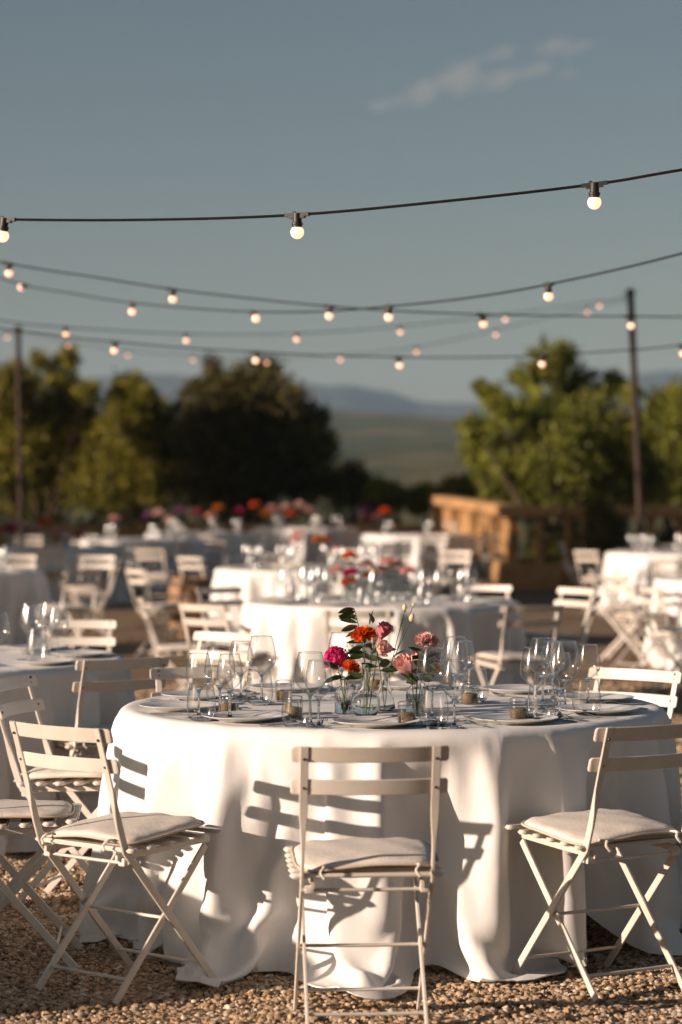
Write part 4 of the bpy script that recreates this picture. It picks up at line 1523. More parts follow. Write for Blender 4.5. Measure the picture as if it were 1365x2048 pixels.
for px, py, lab in [(440, 1434, 'large wine glass in the middle of the left glass cluster'),
                    (524, 1404, 'large wine glass standing tall at the right end of the left glass cluster'),
                    (621, 1451, 'large wine glass left of the magenta flower, larger of a close pair'),
                    (684, 1393, 'large wine glass half hidden behind the magenta flower'),
                    (865, 1438, 'large wine glass in front of the pink rose, right of the vases'),
                    (911, 1406, 'large wine glass right of the blush carnation'),
                    (1072, 1437, 'large wine glass at the left front of the right glass cluster'),
                    (1131, 1420, 'large wine glass in the middle back of the right glass cluster'),
                    (1086, 1410, 'large wine glass rising highest at the back of the right glass cluster')]:
    put('wine_glass', WINE_L, px, py, lab, 'wine glass')
for px, py, lab in [(398, 1436, 'small wine glass leftmost of the left glass cluster'),
                    (460, 1438, 'small wine glass front right of the left glass cluster'),
                    (482, 1401, 'small wine glass at the back of the left glass cluster beside the tallest glass'),
                    (638, 1456, 'small wine glass left of the magenta flower, smaller of a close pair'),
                    (909, 1456, 'small wine glass right of the pink rose, front of the pair'),
                    (927, 1402, 'small wine glass partly behind the glass right of the blush carnation'),
                    (1120, 1435, 'small wine glass at the front centre of the right glass cluster'),
                    (1177, 1412, 'small wine glass rightmost of the right glass cluster'),
                    (1106, 1402, 'small wine glass hidden at the back of the right glass cluster')]:
    put('wine_glass', WINE_S, px, py, lab, 'wine glass')
for px, py, lab in [(403, 1441, 'stemless tumbler at the left end of the left glass cluster'),
                    (519, 1409, 'stemless tumbler behind the tallest glass of the left cluster'),
                    (594, 1456, 'stemless tumbler left of the pair of wine glasses by the magenta flower'),
                    (868, 1452, 'stemless tumbler below the pink rose, right of the seed jar'),
                    (951, 1404, 'stemless tumbler right of the blush carnation at the back'),
                    (1084, 1441, 'stemless tumbler at the front left of the right glass cluster'),
                    (1174, 1430, 'stemless tumbler at the right end of the right glass cluster'),
                    (1094, 1413, 'stemless tumbler in the back of the right glass cluster'),
                    (440, 1408, 'stemless tumbler in the back of the left glass cluster')]:
    put('tumbler', TUMBLER, px, py, lab, 'tumbler')


def jar(px, py, label, rz=0.5):
    t = empty('seed_jar', on_table(px, py, ZT), rz)
    tag(t, label, 'jar', 'clip top jars on the nearest table')
    b = link('jar_body', JAR_BODY, t)
    link('seeds', JAR_FILL, t)
    l = link('lid', JAR_LID, t)
    link('wire_clip', JAR_WIRE, t)
    link('wire_latch', JAR_CLIP, t)


for px, py, lab in [(456, 1430, 'clip top seed jar behind the stems of the left glass cluster'), (568, 1402, 'dark clip top jar at the back, right of the left glass cluster'),
                    (588, 1437, 'clip top seed jar behind the tumbler left of the magenta flower'), (814, 1449, 'clip top seed jar in front of the vases'),
                    (940, 1408, 'clip top seed jar at the back, right of the blush carnation'), (1038, 1441, 'clip top seed jar left of the right glass cluster'),
                    (751, 1380, 'clip top jar at the far side, seen between the vases')]:
    jar(px, py, lab, random.uniform(-1, 1.5))

SEATS = [(-5, 'front centre'), (31, 'front right'), (67, 'right'), (103, 'far right'), (139, 'back right'), (175, 'back centre'),
         (-149, 'back left'), (-113, 'far left'), (-77, 'left'), (-41, 'front left')]
for ang, where in SEATS:
    a = R(ang)
    out = Vector((math.sin(a), -math.cos(a), 0))       # outwards from the table centre
    side = Vector((math.cos(a), math.sin(a), 0))        # to the guest's right
    base = Vector((T1.x, T1.y, ZT)) + out * 0.735
    rz = math.atan2(-out.y, -out.x) - PI / 2            # local +y towards the table centre
    tag(link('plate', PLATE, None, base, (0, 0, random.random() * 6)), 'empty stoneware plate at the %s place of the nearest table' % where, 'plate', 'plates of the nearest table')
    for nm, me, off, lab in (('fork', FORK, -0.168, 'fork left of the plate'), ('knife', KNIFE, 0.166, 'knife right of the plate'), ('spoon', SPOON, 0.196, 'spoon right of the plate')):
        j = random.uniform(-0.012, 0.012)
        p = base + side * (off + j * 0.3) + out * (0.01 + j)
        tag(link(nm, me, None, p + Vector((0, 0, 0.0015)), (0, 0, rz + random.uniform(-0.06, 0.06))), '%s at the %s place of the nearest table' % (lab, where), nm, 'cutlery of the nearest table')
    p = base - out * 0.185 + side * 0.02
    tag(link('spoon', SPOON, None, p + Vector((0, 0, 0.0015)), (0, 0, rz + PI / 2 + random.uniform(-0.1, 0.1)), 0.92), 'dessert spoon above the plate at the %s place of the nearest table' % where, 'spoon', 'cutlery of the nearest table')

# menu lying on a dark wooden stand
p = on_table(512, 1429, ZT)
t = empty('menu_holder', p, 0.06)
tag(t, 'flat white menu on a dark wooden stand right of the left glass cluster', 'menu')
link('tray', box_mesh('tray', 0.235, 0.10, 0.006, M['menu_wood'], 0.001, 1, base=True), t, (0, 0, 0.0005))
link('menu_sheet', box_mesh('menu_sheet', 0.215, 0.085, 0.004, M['paper'], 0.0005, 1, base=True), t, (-0.006, 0.004, 0.0068))
link('end_block', box_mesh('end_block', 0.018, 0.09, 0.032, M['menu_wood'], 0.0015, 1, base=True), t, (0.108, 0, 0.0068))

# ------------------------------------------------------------------ vases and flowers
def vase_thing(px, py, prof_o, label, wl, mat='vase_glass', flutes=0, th=0.0018):
    t = empty('bud_vase', on_table(px, py, ZT))
    tag(t, label, 'vase', 'bud vases on the nearest table')
    n = 72
    inner = [(max(0.0006, r - th), z) for r, z in prof_o[::-1] if z > 0.004] + [(0, 0.0046)]
    me = lathe('vase_glass', prof_o + inner, M['solid_glass'], n)
    if flutes:
        for v in me.vertices:
            r = math.hypot(v.co.x, v.co.y)
            if r > 0.02 and 0.006 < v.co.z < 0.085:
                k = 1 + 0.035 * math.cos(flutes * math.atan2(v.co.y, v.co.x))
                v.co.x *= k; v.co.y *= k
    link('vase_body', me, t)
    w = [(0, 0.0055)] + [(r - th - 0.0006, z) for r, z in prof_o if 0.0055 < z < wl and r > th + 0.001]
    w.append((0, w[-1][1]))
    if len(w) > 3: link('water', lathe('water', w, M['water'], 32), t)
    return t


FLUTED = [(0, 0), (0.031, 0), (0.0335, 0.004), (0.0335, 0.066), (0.031, 0.078), (0.022, 0.088), (0.0125, 0.093), (0.0115, 0.105), (0.0135, 0.110), (0.014, 0.114)]
FLASK = [(0, 0), (0.024, 0), (0.036, 0.008), (0.0455, 0.025), (0.0485, 0.043), (0.0455, 0.061), (0.036, 0.077), (0.024, 0.088), (0.015, 0.102), (0.0125, 0.120), (0.0120, 0.150), (0.0130, 0.170), (0.0150, 0.176)]
CONE = [(0, 0), (0.035, 0), (0.0365, 0.005), (0.033, 0.026), (0.024, 0.060), (0.0165, 0.092), (0.0145, 0.108), (0.0165, 0.128), (0.021, 0.146), (0.022, 0.149)]
BOTTLE = [(0, 0), (0.030, 0), (0.0325, 0.004), (0.032, 0.060), (0.028, 0.078), (0.018, 0.090), (0.0135, 0.098), (0.0125, 0.112), (0.0150, 0.119)]
vase_thing(690, 1427, FLUTED, 'small ribbed glass bottle vase holding the magenta flower', 0.05, flutes=18)
vase_thing(732, 1434, FLASK, 'round bellied glass flask vase filled with water, front of the group', 0.086)
vase_thing(770, 1420, CONE, 'cone shaped glass vase with flared rim behind the round flask', 0.05)
vase_thing(832, 1426, BOTTLE, 'plain glass bottle vase on the right holding the pink rose', 0.06, flutes=14)


def leaf_piece(L, w, fold=0.25, curve=0.15, n=7):
    v, f = [], []
    for i in range(n + 1):
        t = i / n
        hw = w * (math.sin(PI * min(1, t * 0.97 + 0.02)) ** 0.8)
        z = -curve * L * t * t
        for j, s in enumerate((-1, -0.5, 0, 0.5, 1)):
            v.append((s * hw, L * t, z + abs(s) * hw * fold))
    for i in range(n):
        for j in range(4):
            a = i * 5 + j
            f.append((a, a + 1, a + 6, a + 5))
    return v, f


def leaf_part(name, mat, L, w, **k):
    v, f = leaf_piece(L, w, **k)
    return mesh_from(name, v, f, mat, True)


LEAF_OLIVE = [leaf_part('leaf', M['olive_leaf'], 0.060, 0.0115, fold=f_, curve=c_) for f_, c_ in ((0.3, 0.12), (0.15, 0.25), (0.4, -0.1))]
LEAF_EUCA = [leaf_part('leaf', M['euca_leaf'], 0.040, 0.017, fold=f_, curve=c_) for f_, c_ in ((0.1, 0.1), (0.2, 0.2))]
LEAF_BROWN = leaf_part('leaf', M['brown_leaf'], 0.058, 0.0115, fold=0.25, curve=0.1)


def carnation_mesh(mat, r=0.026, n=70, seed=1, name='bloom'):
    rnd = random.Random(seed)
    v, f = [], []
    for k in range(n):
        q = (k + 0.5) / n
        th = math.acos(1 - q * 1.0) * 1.02            # polar angle, 0 = centre top
        ph = k * 2.39996 + rnd.uniform(-0.2, 0.2)
        d = Vector((math.sin(th) * math.cos(ph), math.sin(th) * math.sin(ph), math.cos(th) * 0.75))
        u = d.cross(Vector((0, 0, 1)))
        if u.length < 1e-3: u = Vector((1, 0, 0))
        u.normalize()
        u = Matrix.Rotation(rnd.uniform(-0.8, 0.8), 3, d.normalized()) @ u
        w = d.cross(u).normalized()
        L = r * rnd.uniform(0.85, 1.1)
        base = len(v)
        NI, NJ = 3, 7
        for i in range(NI + 1):
            t = i / NI
            hw = r * (0.10 + 0.36 * t)
            for j in range(NJ + 1):
                s = -1 + 2 * j / NJ
                ruffle = math.sin(j * 2.4 + k) * 0.11 * r * t + (rnd.uniform(-0.05, 0.05) * r if i == NI else 0)
                tooth = (0.07 * r * (1 if j % 2 else -1)) if i == NI else 0
                p = d * (L * (0.25 + 0.75 * t) * (1 - 0.12 * s * s) + tooth) + u * s * hw + w * ruffle
                v.append(p)
        for i in range(NI):
            for j in range(NJ):
                a = base + i * (NJ + 1) + j
                f.append((a, a + 1, a + NJ + 2, a + NJ + 1))
    return mesh_from(name, v, f, mat, True)


def rose_mesh(mat, r=0.022, n=16, seed=1, open_=0.5, tall=1.25):
    rnd = random.Random(seed)
    v, f = [], []
    for k in range(n):
        q = k / (n - 1)
        ph = k * 2.39996
        rad = r * (0.12 + 0.62 * q)
        hgt = r * tall * (1.25 - 0.22 * q)
        lean = open_ * (0.1 + 0.9 * q * q)
        span = 2.3 - 0.9 * q
        base = len(v)
        NI, NJ = 6, 8
        for i in range(NI + 1):
            t = i / NI
            for j in range(NJ + 1):
                s = -1 + 2 * j / NJ
                a = ph + s * span / 2 * (0.55 + 0.45 * math.sin(PI * min(1, t * 0.8 + 0.15)))
                rr = rad * (0.25 + 0.75 * math.sin(min(1, t * 1.4) * PI / 2)) + lean * r * 0.75 * max(0, t - 0.45) ** 1.5 * 1.6
                curl = 0.10 * r * max(0, t - 0.8) / 0.2 * (0.4 + q) + 0.03 * r * math.sin(3 * s + k)
                z = hgt * t * (1 - 0.14 * s * s * t) - curl * 0.8
                v.append((math.cos(a) * (rr + curl), math.sin(a) * (rr + curl), z - r * 0.5))
        for i in range(NI):
            for j in range(NJ):
                a = base + i * (NJ + 1) + j
                f.append((a, a + 1, a + NJ + 2, a + NJ + 1))
    return mesh_from('bloom', v, f, mat, True)


def cluster_mesh(mat, r=0.030, n=46, seed=1, fl=0.0085):
    rnd = random.Random(seed)
    v, f = [], []
    for k in range(n):
        q = (k + 0.5) / n
        th = math.acos(1 - q * 1.35)
        ph = k * 2.39996
        d = Vector((math.sin(th) * math.cos(ph), math.sin(th) * math.sin(ph), math.cos(th)))
        c = d * r * rnd.uniform(0.82, 1.06)
        u = d.cross(Vector((0.3, 0.2, 1))).normalized()
        w = d.cross(u)
        for p in range(5):
            a = 2 * PI * p / 5 + k
            e = u * math.cos(a) + w * math.sin(a)
            g = u * math.cos(a + PI / 2) + w * math.sin(a + PI / 2)
            b = len(v)
            v += [c, c + e * fl * 0.6 + g * fl * 0.42 + d * fl * 0.3, c + e * fl + d * fl * 0.22 * rnd.uniform(0, 2), c + e * fl * 0.6 - g * fl * 0.42 + d * fl * 0.3]
            f.append((b, b + 1, b + 2, b + 3))
    return mesh_from('bloom', v, f, mat, False)


def bud_mesh(mat, L=0.026, r=0.008):
    prof = [(0, 0), (r * 0.55, L * 0.06), (r * 0.95, L * 0.28), (r, L * 0.5), (r * 0.8, L * 0.75), (r * 0.45, L * 0.93), (0, L)]
    me = lathe('bud', prof, mat, 10)
    for v in me.vertices:
        a = math.atan2(v.co.y, v.co.x)
        k = 1 + 0.12 * math.sin(3 * a + v.co.z * 140)
        v.co.x *= k; v.co.y *= k
    return me


def calyx_mesh(r=0.008, L=0.022):
    return lathe('calyx', [(0, 0), (r * 0.4, 0.001), (r * 0.85, L * 0.3), (r, L * 0.7), (r * 1.25, L), (r * 0.6, L)], M['stem'], 10)


CALYX = calyx_mesh()


def flower(name, bloom, at, foot, label, cat='flower', tilt=None, leaves=(), stem_r=0.0016, bend=0.0, calyx=True, group='cut flowers on the nearest table', scale=1.1, stem_mat='stem'):
    """at: bloom centre, foot: where the stem stands in the vase. leaves: (position along stem 0-1, mesh, yaw, pitch)."""
    foot, at = Vector(foot), Vector(at)
    t = empty(name, foot)
    tag(t, label, cat, group)
    rel = at - foot
    d = Vector(tilt).normalized() if tilt is not None else (rel + Vector((0, 0, 0.02))).normalized()
    p1 = rel - d * (0.022 if calyx else 0.004) * scale
    mid = p1 * 0.55 + Vector((bend, 0, 0.012))
    path = smooth_path([Vector((0, 0, 0)), mid, p1], 8)
    link('stem', tube('stem', path, [stem_r] * len(path), M[stem_mat], 6), t)
    q = d.to_track_quat('Z', 'Y').to_euler()
    if calyx: link('calyx', CALYX, t, p1, q, scale)
    if bloom is not None: link('bloom', bloom, t, rel, q, scale)
    for s, me, yaw, pitch in leaves:
        p = path[min(len(path) - 1, int(s * (len(path) - 1)))]
        link('leaf', me, t, p, leaf_rot(yaw, pitch, (1 if math.sin(yaw) > 0 else -1) * random.uniform(0.5, 1.2)))
    return t


def leaf_rot(yaw, pitch, roll):
    return (Matrix.Rotation(yaw, 3, 'Z') @ Matrix.Rotation(pitch, 3, 'X') @ Matrix.Rotation(roll, 3, 'Y')).to_euler()


def FP(px, py, d=8.05):
    return W(px, py, d)


V1, V2, V3, V4 = on_table(690, 1427, ZT + 0.012), on_table(732, 1434, ZT + 0.012), on_table(770, 1420, ZT + 0.012), on_table(832, 1426, ZT + 0.012)
C_OR = carnation_mesh(M['orange'], 0.037, 80, 3)
C_BL = carnation_mesh(M['blush'], 0.037, 95, 5)
ROSE_P = rose_mesh(M['pink'], 0.031, 18, 2, 0.30, 1.6)
ROSE_M = rose_mesh(M['mauve'], 0.031, 18, 4, 0.25, 1.5)
ROSE_L = rose_mesh(M['pale'], 0.029, 16, 6, 0.40, 1.4)
CL_M = cluster_mesh(M['magenta'], 0.036, 70, 1, 0.0105)
CL_W = cluster_mesh(M['white_fl'], 0.034, 50, 2, 0.0055)
CL_P = cluster_mesh(M['purple'], 0.018, 24, 3, 0.006)
CL_A = cluster_mesh(M['amber_fl'], 0.013, 16, 4, 0.006)
BUD = bud_mesh(M['cream_bud'])
Lo, Le, Lb = LEAF_OLIVE, LEAF_EUCA, LEAF_BROWN
dx = lambda v, x, y=0: (v.x + x, v.y + y, v.z)
flower('sweet_william', CL_M, FP(672, 1318, 8.1), dx(V1, 0.004), 'deep magenta cluster flower left of the group', tilt=(-0.35, -0.35, 0.8), calyx=False, leaves=[(0.8, Lo[0], 2.0, 0.5), (0.62, Lo[1], 1.6, -0.2), (0.9, Lo[2], -0.9, 0.6)])
flower('carnation', C_OR, FP(702, 1336, 8.02), dx(V1, -0.006, -0.004), 'small orange carnation below the magenta flower', tilt=(0.35, -0.3, 0.8), leaves=[(0.75, Lo[1], -1.0, 0.5)], scale=0.85)
flower('filler_flower', CL_W, FP(706, 1306, 8.2), dx(V1, 0.0, 0.006), 'tiny white filler blossoms behind the magenta flower', calyx=False, stem_r=0.001, leaves=[(0.9, Lo[2], -1.3, 0.35)])
flower('carnation', C_OR, FP(728, 1272, 8.0), dx(V2, -0.006), 'bright orange carnation topping the round flask', tilt=(-0.1, -0.22, 0.95), leaves=[(0.86, Lo[0], 1.7, 0.1), (0.78, Lo[1], 1.35, 0.0), (0.6, Lo[0], -2.2, 0.2), (0.45, Lo[1], 0.9, 0.3)])
flower('rose', ROSE_M, FP(766, 1268, 8.08), dx(V2, 0.008), 'mauve pink rose right of the bright orange carnation', tilt=(0.35, -0.25, 0.8), leaves=[(0.85, Lo[1], -1.4, 0.2)])
flower('rose', ROSE_L, FP(762, 1299, 7.98), dx(V3, 0.0, -0.005), 'pale pink open rose below the mauve rose', tilt=(0.45, -0.75, 0.35), leaves=[(0.7, Le[0], -1.2, 0.3), (0.6, Lo[0], -1.7, 0.1), (0.85, Le[1], 1.2, 0.2)])
flower('eucalyptus_sprig', None, FP(744, 1292, 8.02), dx(V2, 0.002, -0.006), 'grey green leaf sprig under the orange carnation', 'leaf sprig', calyx=False, stem_r=0.0012, stem_mat='stem_dark',
       leaves=[(0.95, Le[0], 0.4, 0.6), (0.9, Le[1], -0.8, 0.4), (0.82, Le[0], 1.3, 0.1), (1.0, Le[1], 2.2, 0.3)])
# olive twig arching up on the left
tw = empty('olive_twig', V2)
tag(tw, 'dark leafy twig arching above the orange carnation', 'leaf sprig', 'cut flowers on the nearest table')
pts = smooth_path([Vector((0, 0, 0)), FP(733, 1345, 8.02) - V2, FP(722, 1275, 8.04) - V2, FP(716, 1245, 8.06) - V2, FP(709, 1217, 8.06) - V2], 8)
link('stem', tube('stem', pts, 0.0012, M['stem_dark'], 6), tw)
for px, py, yaw, pitch, me in [(710, 1218, 1.75, -0.15, Lo[0]), (711, 1222, 1.5, -0.35, Lo[1]), (713, 1232, 1.62, -0.05, Lo[2]), (715, 1246, 1.55, 0.25, Lo[0]), (716, 1252, 1.6, -0.25, Lb),
                               (714, 1240, 0.9, 0.6, Lo[1]), (722, 1262, 1.75, -0.3, Lb), (728, 1285, 1.55, 0.05, Lo[0]), (728, 1292, 1.4, -0.35, Lo[1]), (740, 1250, -0.5, 0.9, Lo[2]), (745, 1246, 0.2, 1.1, Le[1])]:
    link('leaf', me, tw, FP(px, py, 8.04) - V2, leaf_rot(yaw, pitch, (1 if math.sin(yaw) > 0 else -1) * random.uniform(0.6, 1.2)))
flower('rose', ROSE_L, FP(748, 1279, 8.12), dx(V2, 0.0, 0.006), 'pale rose tucked between the orange carnation and the mauve rose', tilt=(0.0, -0.2, 0.95), scale=0.85)
flower('eucalyptus_sprig', None, FP(690, 1352, 8.0), dx(V1, -0.004, -0.008), 'leafy sprig at the neck of the ribbed bottle', 'leaf sprig', calyx=False, stem_r=0.0012, stem_mat='stem_dark',
       leaves=[(1.0, Lo[0], 1.7, -0.1), (0.95, Lo[1], -1.5, 0.2), (0.9, Le[0], 0.8, 0.7), (0.85, Lo[2], -0.9, 0.5)])
flower('eucalyptus_sprig', None, FP(836, 1355, 8.0), dx(V4, -0.004, -0.008), 'leafy sprig at the neck of the plain bottle', 'leaf sprig', calyx=False, stem_r=0.0012, stem_mat='stem_dark',
       leaves=[(1.0, Le[0], -1.2, 0.2), (0.95, Lo[1], -1.6, 0.4), (0.9, Lo[0], 1.4, 0.5), (0.85, Le[1], 1.0, 0.1)])
# lisianthus with buds
ls = empty('lisianthus', V3)
tag(ls, 'tall thin stems with three cream buds leaning right', 'flower', 'cut flowers on the nearest table')
for pxs, bx, by in (((783, 1330), 810, 1222), ((786, 1325), 822, 1244), ((788, 1322), 826, 1214), ((786, 1318), 802, 1255)):
    p = smooth_path([Vector((0, 0, 0)), FP(775, 1375, 8.2) - V3, FP(*pxs, 8.1) - V3, FP((pxs[0] + bx) / 2, (pxs[1] + by) / 2 - 4, 8.05) - V3, FP(bx, by, 8.03) - V3], 6)
    link('stem', tube('stem', p, 0.0011, M['stem_dark'], 5), ls)
for bx, by, s, tl in ((810, 1222, 0.95, (0.0, 0, 1)), (822, 1244, 1.15, (0.25, -0.15, 1)), (826, 1214, 0.62, (0.35, 0, 1))):
    b = link('bud', BUD, ls, FP(bx, by, 8.03) - V3, Vector(tl).to_track_quat('Z', 'Y').to_euler(), s)
    link('calyx', CALYX, b, (0, 0, -0.004), scale=0.55)
for px, py, yaw, pitch, me in [(783, 1318, -1.0, 0.55, Lo[0]), (800, 1262, -0.6, 0.9, Lo[2]), (778, 1335, -1.5, 0.0, Lo[1]), (776, 1330, 1.3, 0.7, Lo[1]), (770, 1342, -2.4, 0.0, Le[0])]:
    link('leaf', me, ls, FP(px, py, 8.05) - V3, leaf_rot(yaw, pitch, (1 if math.sin(yaw) > 0 else -1) * random.uniform(0.5, 1.1)))
flower('carnation', C_BL, FP(853, 1284, 8.05), dx(V4, 0.006), 'blush pink carnation at the top right of the group', tilt=(0.1, -0.2, 0.95), leaves=[(0.9, Lo[0], 1.3, 0.5), (0.85, Lo[1], 1.7, 0.1), (0.88, Lo[2], -1.0, 0.6), (0.8, Lo[0], -1.4, 0.5)])
flower('rose', ROSE_P, FP(816, 1339, 7.98), dx(V4, -0.006, -0.004), 'large pink rose facing us low on the right', tilt=(-0.5, -0.4, 0.75), scale=1.3)
flower('rose', ROSE_P, FP(838, 1322, 8.12), dx(V4, 0.0, 0.006), 'pink rose half hidden behind the large pink rose', tilt=(0.1, 0.1, 0.9), scale=1.05)
flower('eucalyptus_sprig', None, FP(852, 1318, 7.99), dx(V4, 0.002, -0.008), 'round leaved eucalyptus sprig beside the large pink rose', 'leaf sprig', calyx=False, stem_r=0.0012, stem_mat='stem_dark',
       leaves=[(1.0, Le[0], 1.0, 0.9), (0.92, Le[1], -1.2, 0.5), (0.85, Le[0], 1.5, 0.6), (0.78, Le[1], -1.4, 0.2), (0.7, Le[0], 1.6, 0.1), (0.95, Le[1], 0.2, 1.1), (0.6, Le[1], -1.2, -0.2)])
flower('filler_flower', CL_P, FP(868, 1316, 8.06), dx(V4, 0.004, 0.004), 'small purple blossom right of the eucalyptus', calyx=False, stem_r=0.001)
flower('filler_flower', CL_A, FP(872, 1338, 8.02), dx(V4, 0.008, 0.002), 'small amber blossom seen through the right wine glass', calyx=False, stem_r=0.001)

# ------------------------------------------------------------------ settings on the tables behind
B_CAR = {k: carnation_mesh(M[k], 0.034, 34, 8) for k in ('orange', 'magenta', 'pink', 'pale', 'purple', 'amber_fl', 'blush')}
BV = lathe('vase', BOTTLE, M['vase_glass'], 20)


def far_setting(T, seats, where, flowers, vis=lambda p: True, seed=0, rot=0, fs=1.75):
    rnd = random.Random(seed)
    z = T.z + 0.7675
    named = []
    for k in range(seats):
        a = 2 * PI * k / seats + rot
        out = Vector((math.sin(a), -math.cos(a), 0))
        side = Vector((math.cos(a), math.sin(a), 0))
        c = Vector((T.x, T.y, z)) + out * 0.735
        if vis(c):
            tag(link('plate', PLATE, None, c), 'empty plate set on the %s' % where, 'plate', 'plates on the %s' % where)
        for me, nm, o1, o2 in ((WINE_FAR, 'wine_glass', 0.20, 0.24), (WINE_FAR, 'wine_glass', 0.26, 0.15), (TUMBLER_FAR, 'tumbler', 0.16, 0.16)):
            p = c + side * (o1 + rnd.uniform(-0.02, 0.02)) - out * (o2 + rnd.uniform(-0.03, 0.03))
            if not vis(p): continue
            s = rnd.uniform(0.93, 1.05)
            word = 'wine glass' if nm == 'wine_glass' else 'tumbler'
            if T is T4:
                named.append(((682.5 + p.x * F_PX / p.y), glass_thing(nm, me, p, 'x', word, 'glasses on the table at the left edge', rnd.random() * 6, s), word))
                continue
            glass_thing(nm, me, p, 'clear %s set on the %s' % (word, where), word, '%s on the %s' % ('wine glasses' if nm == 'wine_glass' else 'tumblers', where), rnd.random() * 6, s)
    for k, (q, o, word) in enumerate(sorted(named, key=lambda e: e[0])):
        o['label'] = 'clear %s on the left edge table, %s glass from the left' % (word, ('first', 'second', 'third', 'fourth', 'fifth', 'sixth', 'seventh', 'eighth', 'ninth', 'tenth')[k])
    for fx, fy, h, kind, lab in flowers:
        p = Vector((T.x + fx, T.y + fy, z))
        if lab is None: lab = 'flower in a bud vase on the %s' % where
        v = link('bud_vase', BV, None, p)
        tag(v, 'clear bud vase on the %s' % where, 'vase', 'bud vases on the %s' % where)
        flower('cut_flower', B_CAR[kind], p + Vector((rnd.uniform(-0.03, 0.03), rnd.uniform(-0.02, 0.02), h)), p + Vector((0, 0, 0.01)), lab, calyx=False, scale=fs,
               stem_r=0.002, group='cut flowers on the %s' % where, leaves=[(0.8, Lo[0], rnd.uniform(0, 6), 0.4), (0.6, Lo[1], rnd.uniform(0, 6), 0.2)])


far_setting(T2, 9, 'middle table right behind the flowers', [(-0.22, 0, 0.30, 'orange', 'small orange flower highest on the middle table'), (-0.18, -0.05, 0.19, 'magenta', 'dark magenta flower on the middle table'), (-0.12, 0.05, 0.24, 'pale', 'pale pink flower left on the middle table'),
                                  (0.06, 0.0, 0.26, 'pink', 'coral pink rose bloom on the middle table'), (0.12, 0.1, 0.24, 'blush', 'blush flower right on the middle table'), (-0.20, 0.1, 0.12, 'orange', 'low orange flower on the middle table'), (-0.05, -0.02, 0.17, 'amber_fl', 'amber flower on the middle table'), (0.0, 0.12, 0.2, 'pale', 'pale flower half hidden in the middle table bouquet'), (-0.28, 0.06, 0.2, 'blush', 'blush flower leftmost on the middle table'), (0.2, -0.05, 0.2, 'pink', 'pink flower rightmost on the middle table')], seed=1, rot=0.2)
far_setting(T3, 8, 'second table behind the flowers', [(-0.12, 0, 0.27, 'pink', 'coral pink flower on the second table'), (-0.10, 0.1, 0.33, 'pale', 'pale flower above the coral one on the second table'), (0.10, 0, 0.28, 'amber_fl', 'amber orange flower on the second table'),
                                  (0.16, 0.05, 0.27, 'orange', 'orange flower on the second table'), (0.28, 0.1, 0.18, 'blush', 'low blush flower on the second table')], seed=2, rot=0.1, fs=2.1)
far_setting(T4, 9, 'table at the left edge', [], vis=lambda p: 682.5 + p.x * F_PX / p.y > -40, seed=3, rot=0.35)
far_setting(T5, 8, 'left middle table', [], vis=lambda p: 682.5 + p.x * F_PX / p.y > -60, seed=4)
far_setting(T6, 6, 'far left table in shade', [(-0.62, -0.1, 0.25, 'magenta', 'magenta flower at the left edge of the far left table'), (-0.52, 0, 0.32, 'pale', 'pale flower beside the magenta one on the far left table'), (-0.28, 0, 0.27, 'blush', 'mauve pink flower on the far left table'),
                                  (-0.10, 0, 0.34, 'orange', 'orange flower highest on the far left table'), (0.05, 0.1, 0.2, 'pink', 'low pink flower on the far left table'), (0.3, 0.1, 0.14, 'amber_fl', 'brownish low flower on the far left table')], seed=5, fs=3.1)
far_setting(T7, 5, 'far table left of centre', [(-0.75, 0, 0.32, 'pale', 'pale flower leftmost on the far table left of centre'), (-0.35, 0, 0.36, 'purple', 'purple flower on the far table left of centre'), (-0.1, 0.1, 0.32, 'magenta', 'magenta flower on the far table left of centre'), (0.3, 0, 0.40, 'amber_fl', 'amber flower tallest on the far table left of centre'), (0.12, 0, 0.26, 'pink', 'pink flower low on the far table left of centre'), (0.6, 0.1, 0.34, 'magenta', 'red magenta flower rightmost on the far table left of centre')], seed=6, fs=3.1)
far_setting(T8, 5, 'far centre table', [(-1.0 + 0.06, 0, 0.40, 'orange', 'orange flower leftmost on the far centre table'), (-0.62, 0, 0.34, 'pink', 'tall coral pink flower on the far centre table'), (-0.5, 0.1, 0.26, 'pink', 'lower coral pink flower on the far centre table'), (-0.36, -0.1, 0.36, 'pale', 'pale peach flower on the far centre table'),
                                  (-0.24, 0, 0.25, 'orange', 'red orange flower low on the far centre table'), (-0.1, 0, 0.40, 'pale', 'peach flower highest on the far centre table'), (0.05, 0, 0.33, 'pink', 'bright pink flower right on the far centre table'), (0.14, 0.1, 0.30, 'blush', 'blush flower rightmost on the far centre table'),
                                  (-0.75, 0.1, 0.24, 'amber_fl', 'amber flower low on the far centre table')], seed=7, fs=3.1)
far_setting(T9, 5, 'far table right of centre', [(-0.85, 0, 0.38, 'purple', 'purple flower tallest on the far table right of centre'), (-0.78, 0.1, 0.25, 'magenta', 'magenta flower on the far table right of centre'), (-0.5, 0, 0.36, 'orange', 'orange red flower on the far table right of centre'), (-0.62, 0.1, 0.28, 'pink', 'pink flower on the far table right of centre')], seed=8, fs=3.1)
far_setting(T13, 5, 'far shaded table between the left tables', [(-0.45, 0, 0.3, 'pink', 'pink flower left on the far shaded table'), (0.1, 0.1, 0.34, 'purple', 'purple flower on the far shaded table'), (0.4, 0, 0.28, 'pale', 'pale flower right on the far shaded table')], seed=13, fs=2.6)
far_setting(T10, 8, 'right edge table before the balustrade', [], seed=9, rot=0.3)
far_setting(T11, 6, 'nearer right edge table', [], vis=lambda p: 682.5 + p.x * F_PX / p.y < 1420, seed=10)

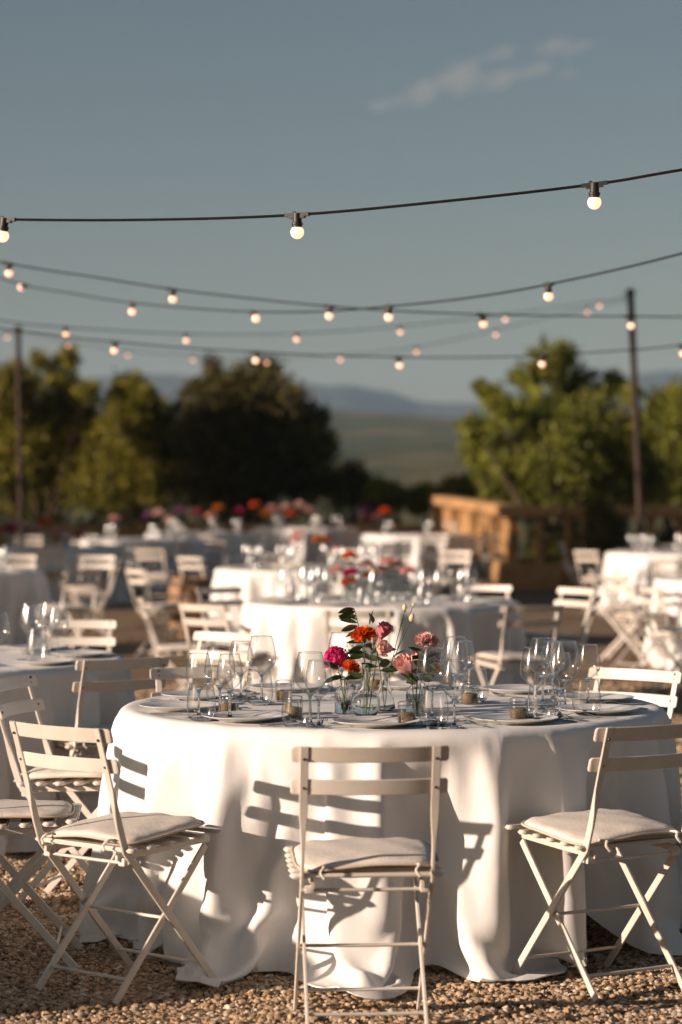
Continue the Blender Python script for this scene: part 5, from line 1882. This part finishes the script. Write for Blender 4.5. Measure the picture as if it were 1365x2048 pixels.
# ------------------------------------------------------------------ planter by the balustrade, barrel on the left
t = empty('planter', (3.95, 35.9, ground_z(35.9)))
tag(t, 'square terracotta planter with dark plant in front of the right balustrade', 'planter')
pr = [(0.36, 0), (0.38, 0.02), (0.44, 0.46), (0.50, 0.47), (0.50, 0.56), (0.43, 0.56), (0.42, 0.50), (0.0, 0.50)]
link('pot', lathe('pot', [(0, 0)] + pr, M['terracotta'], 4, False), t, (0, 0, 0), (0, 0, PI / 4))
link('crown', leaf_mesh('crown', [((0, 0, 0.85), (0.36, 0.36, 0.36)), ((-0.1, 0.1, 1.15), (0.22, 0.22, 0.2))], 2200, 0.05, M['leaf_dark'], 55), t)
link('stem', tube('stem', [(0, 0, 0.48), (0.02, 0, 0.8), (-0.05, 0.04, 1.1)], [0.03, 0.02, 0.01], M['bark'], 7), t)

bx, by = (382 - 682.5) * 25.5 / F_PX, 25.5
t = empty('barrel', (bx, by, 0.0))
tag(t, 'brown wooden barrel standing behind the chairs left of the middle table', 'barrel')
NB = 16
for k in range(NB):
    v, f = [], []
    a0, a1 = 2 * PI * (k + 0.03) / NB, 2 * PI * (k + 0.97) / NB
    for i in range(9):
        z = 0.62 * i / 8
        r = 0.20 + 0.045 * math.sin(PI * i / 8)
        for a, q in ((a0, 0), (a1, 0), (a1, -0.02), (a0, -0.02)):
            v.append(((r + q) * math.cos(a), (r + q) * math.sin(a), z))
    for i in range(8):
        for j in range(4):
            f.append((i * 4 + j, i * 4 + (j + 1) % 4, i * 4 + 4 + (j + 1) % 4, i * 4 + 4 + j))
    f += [(3, 2, 1, 0), (32, 33, 34, 35)]
    link('stave', mesh_from('stave', v, f, M['barrel'], True, 40), t)
for z in (0.06, 0.2, 0.42, 0.56):
    r = 0.202 + 0.045 * math.sin(PI * z / 0.62)
    link('hoop', lathe('hoop', [(r - 0.004, z - 0.018), (r + 0.003, z - 0.018), (r + 0.003, z + 0.018), (r - 0.004, z + 0.018)], M['iron'], 32, True, 40, close=True), t)
link('head', lathe('head', [(0, 0.585), (0.18, 0.585), (0.18, 0.60), (0, 0.60)], M['barrel'], 24, True, 40), t)
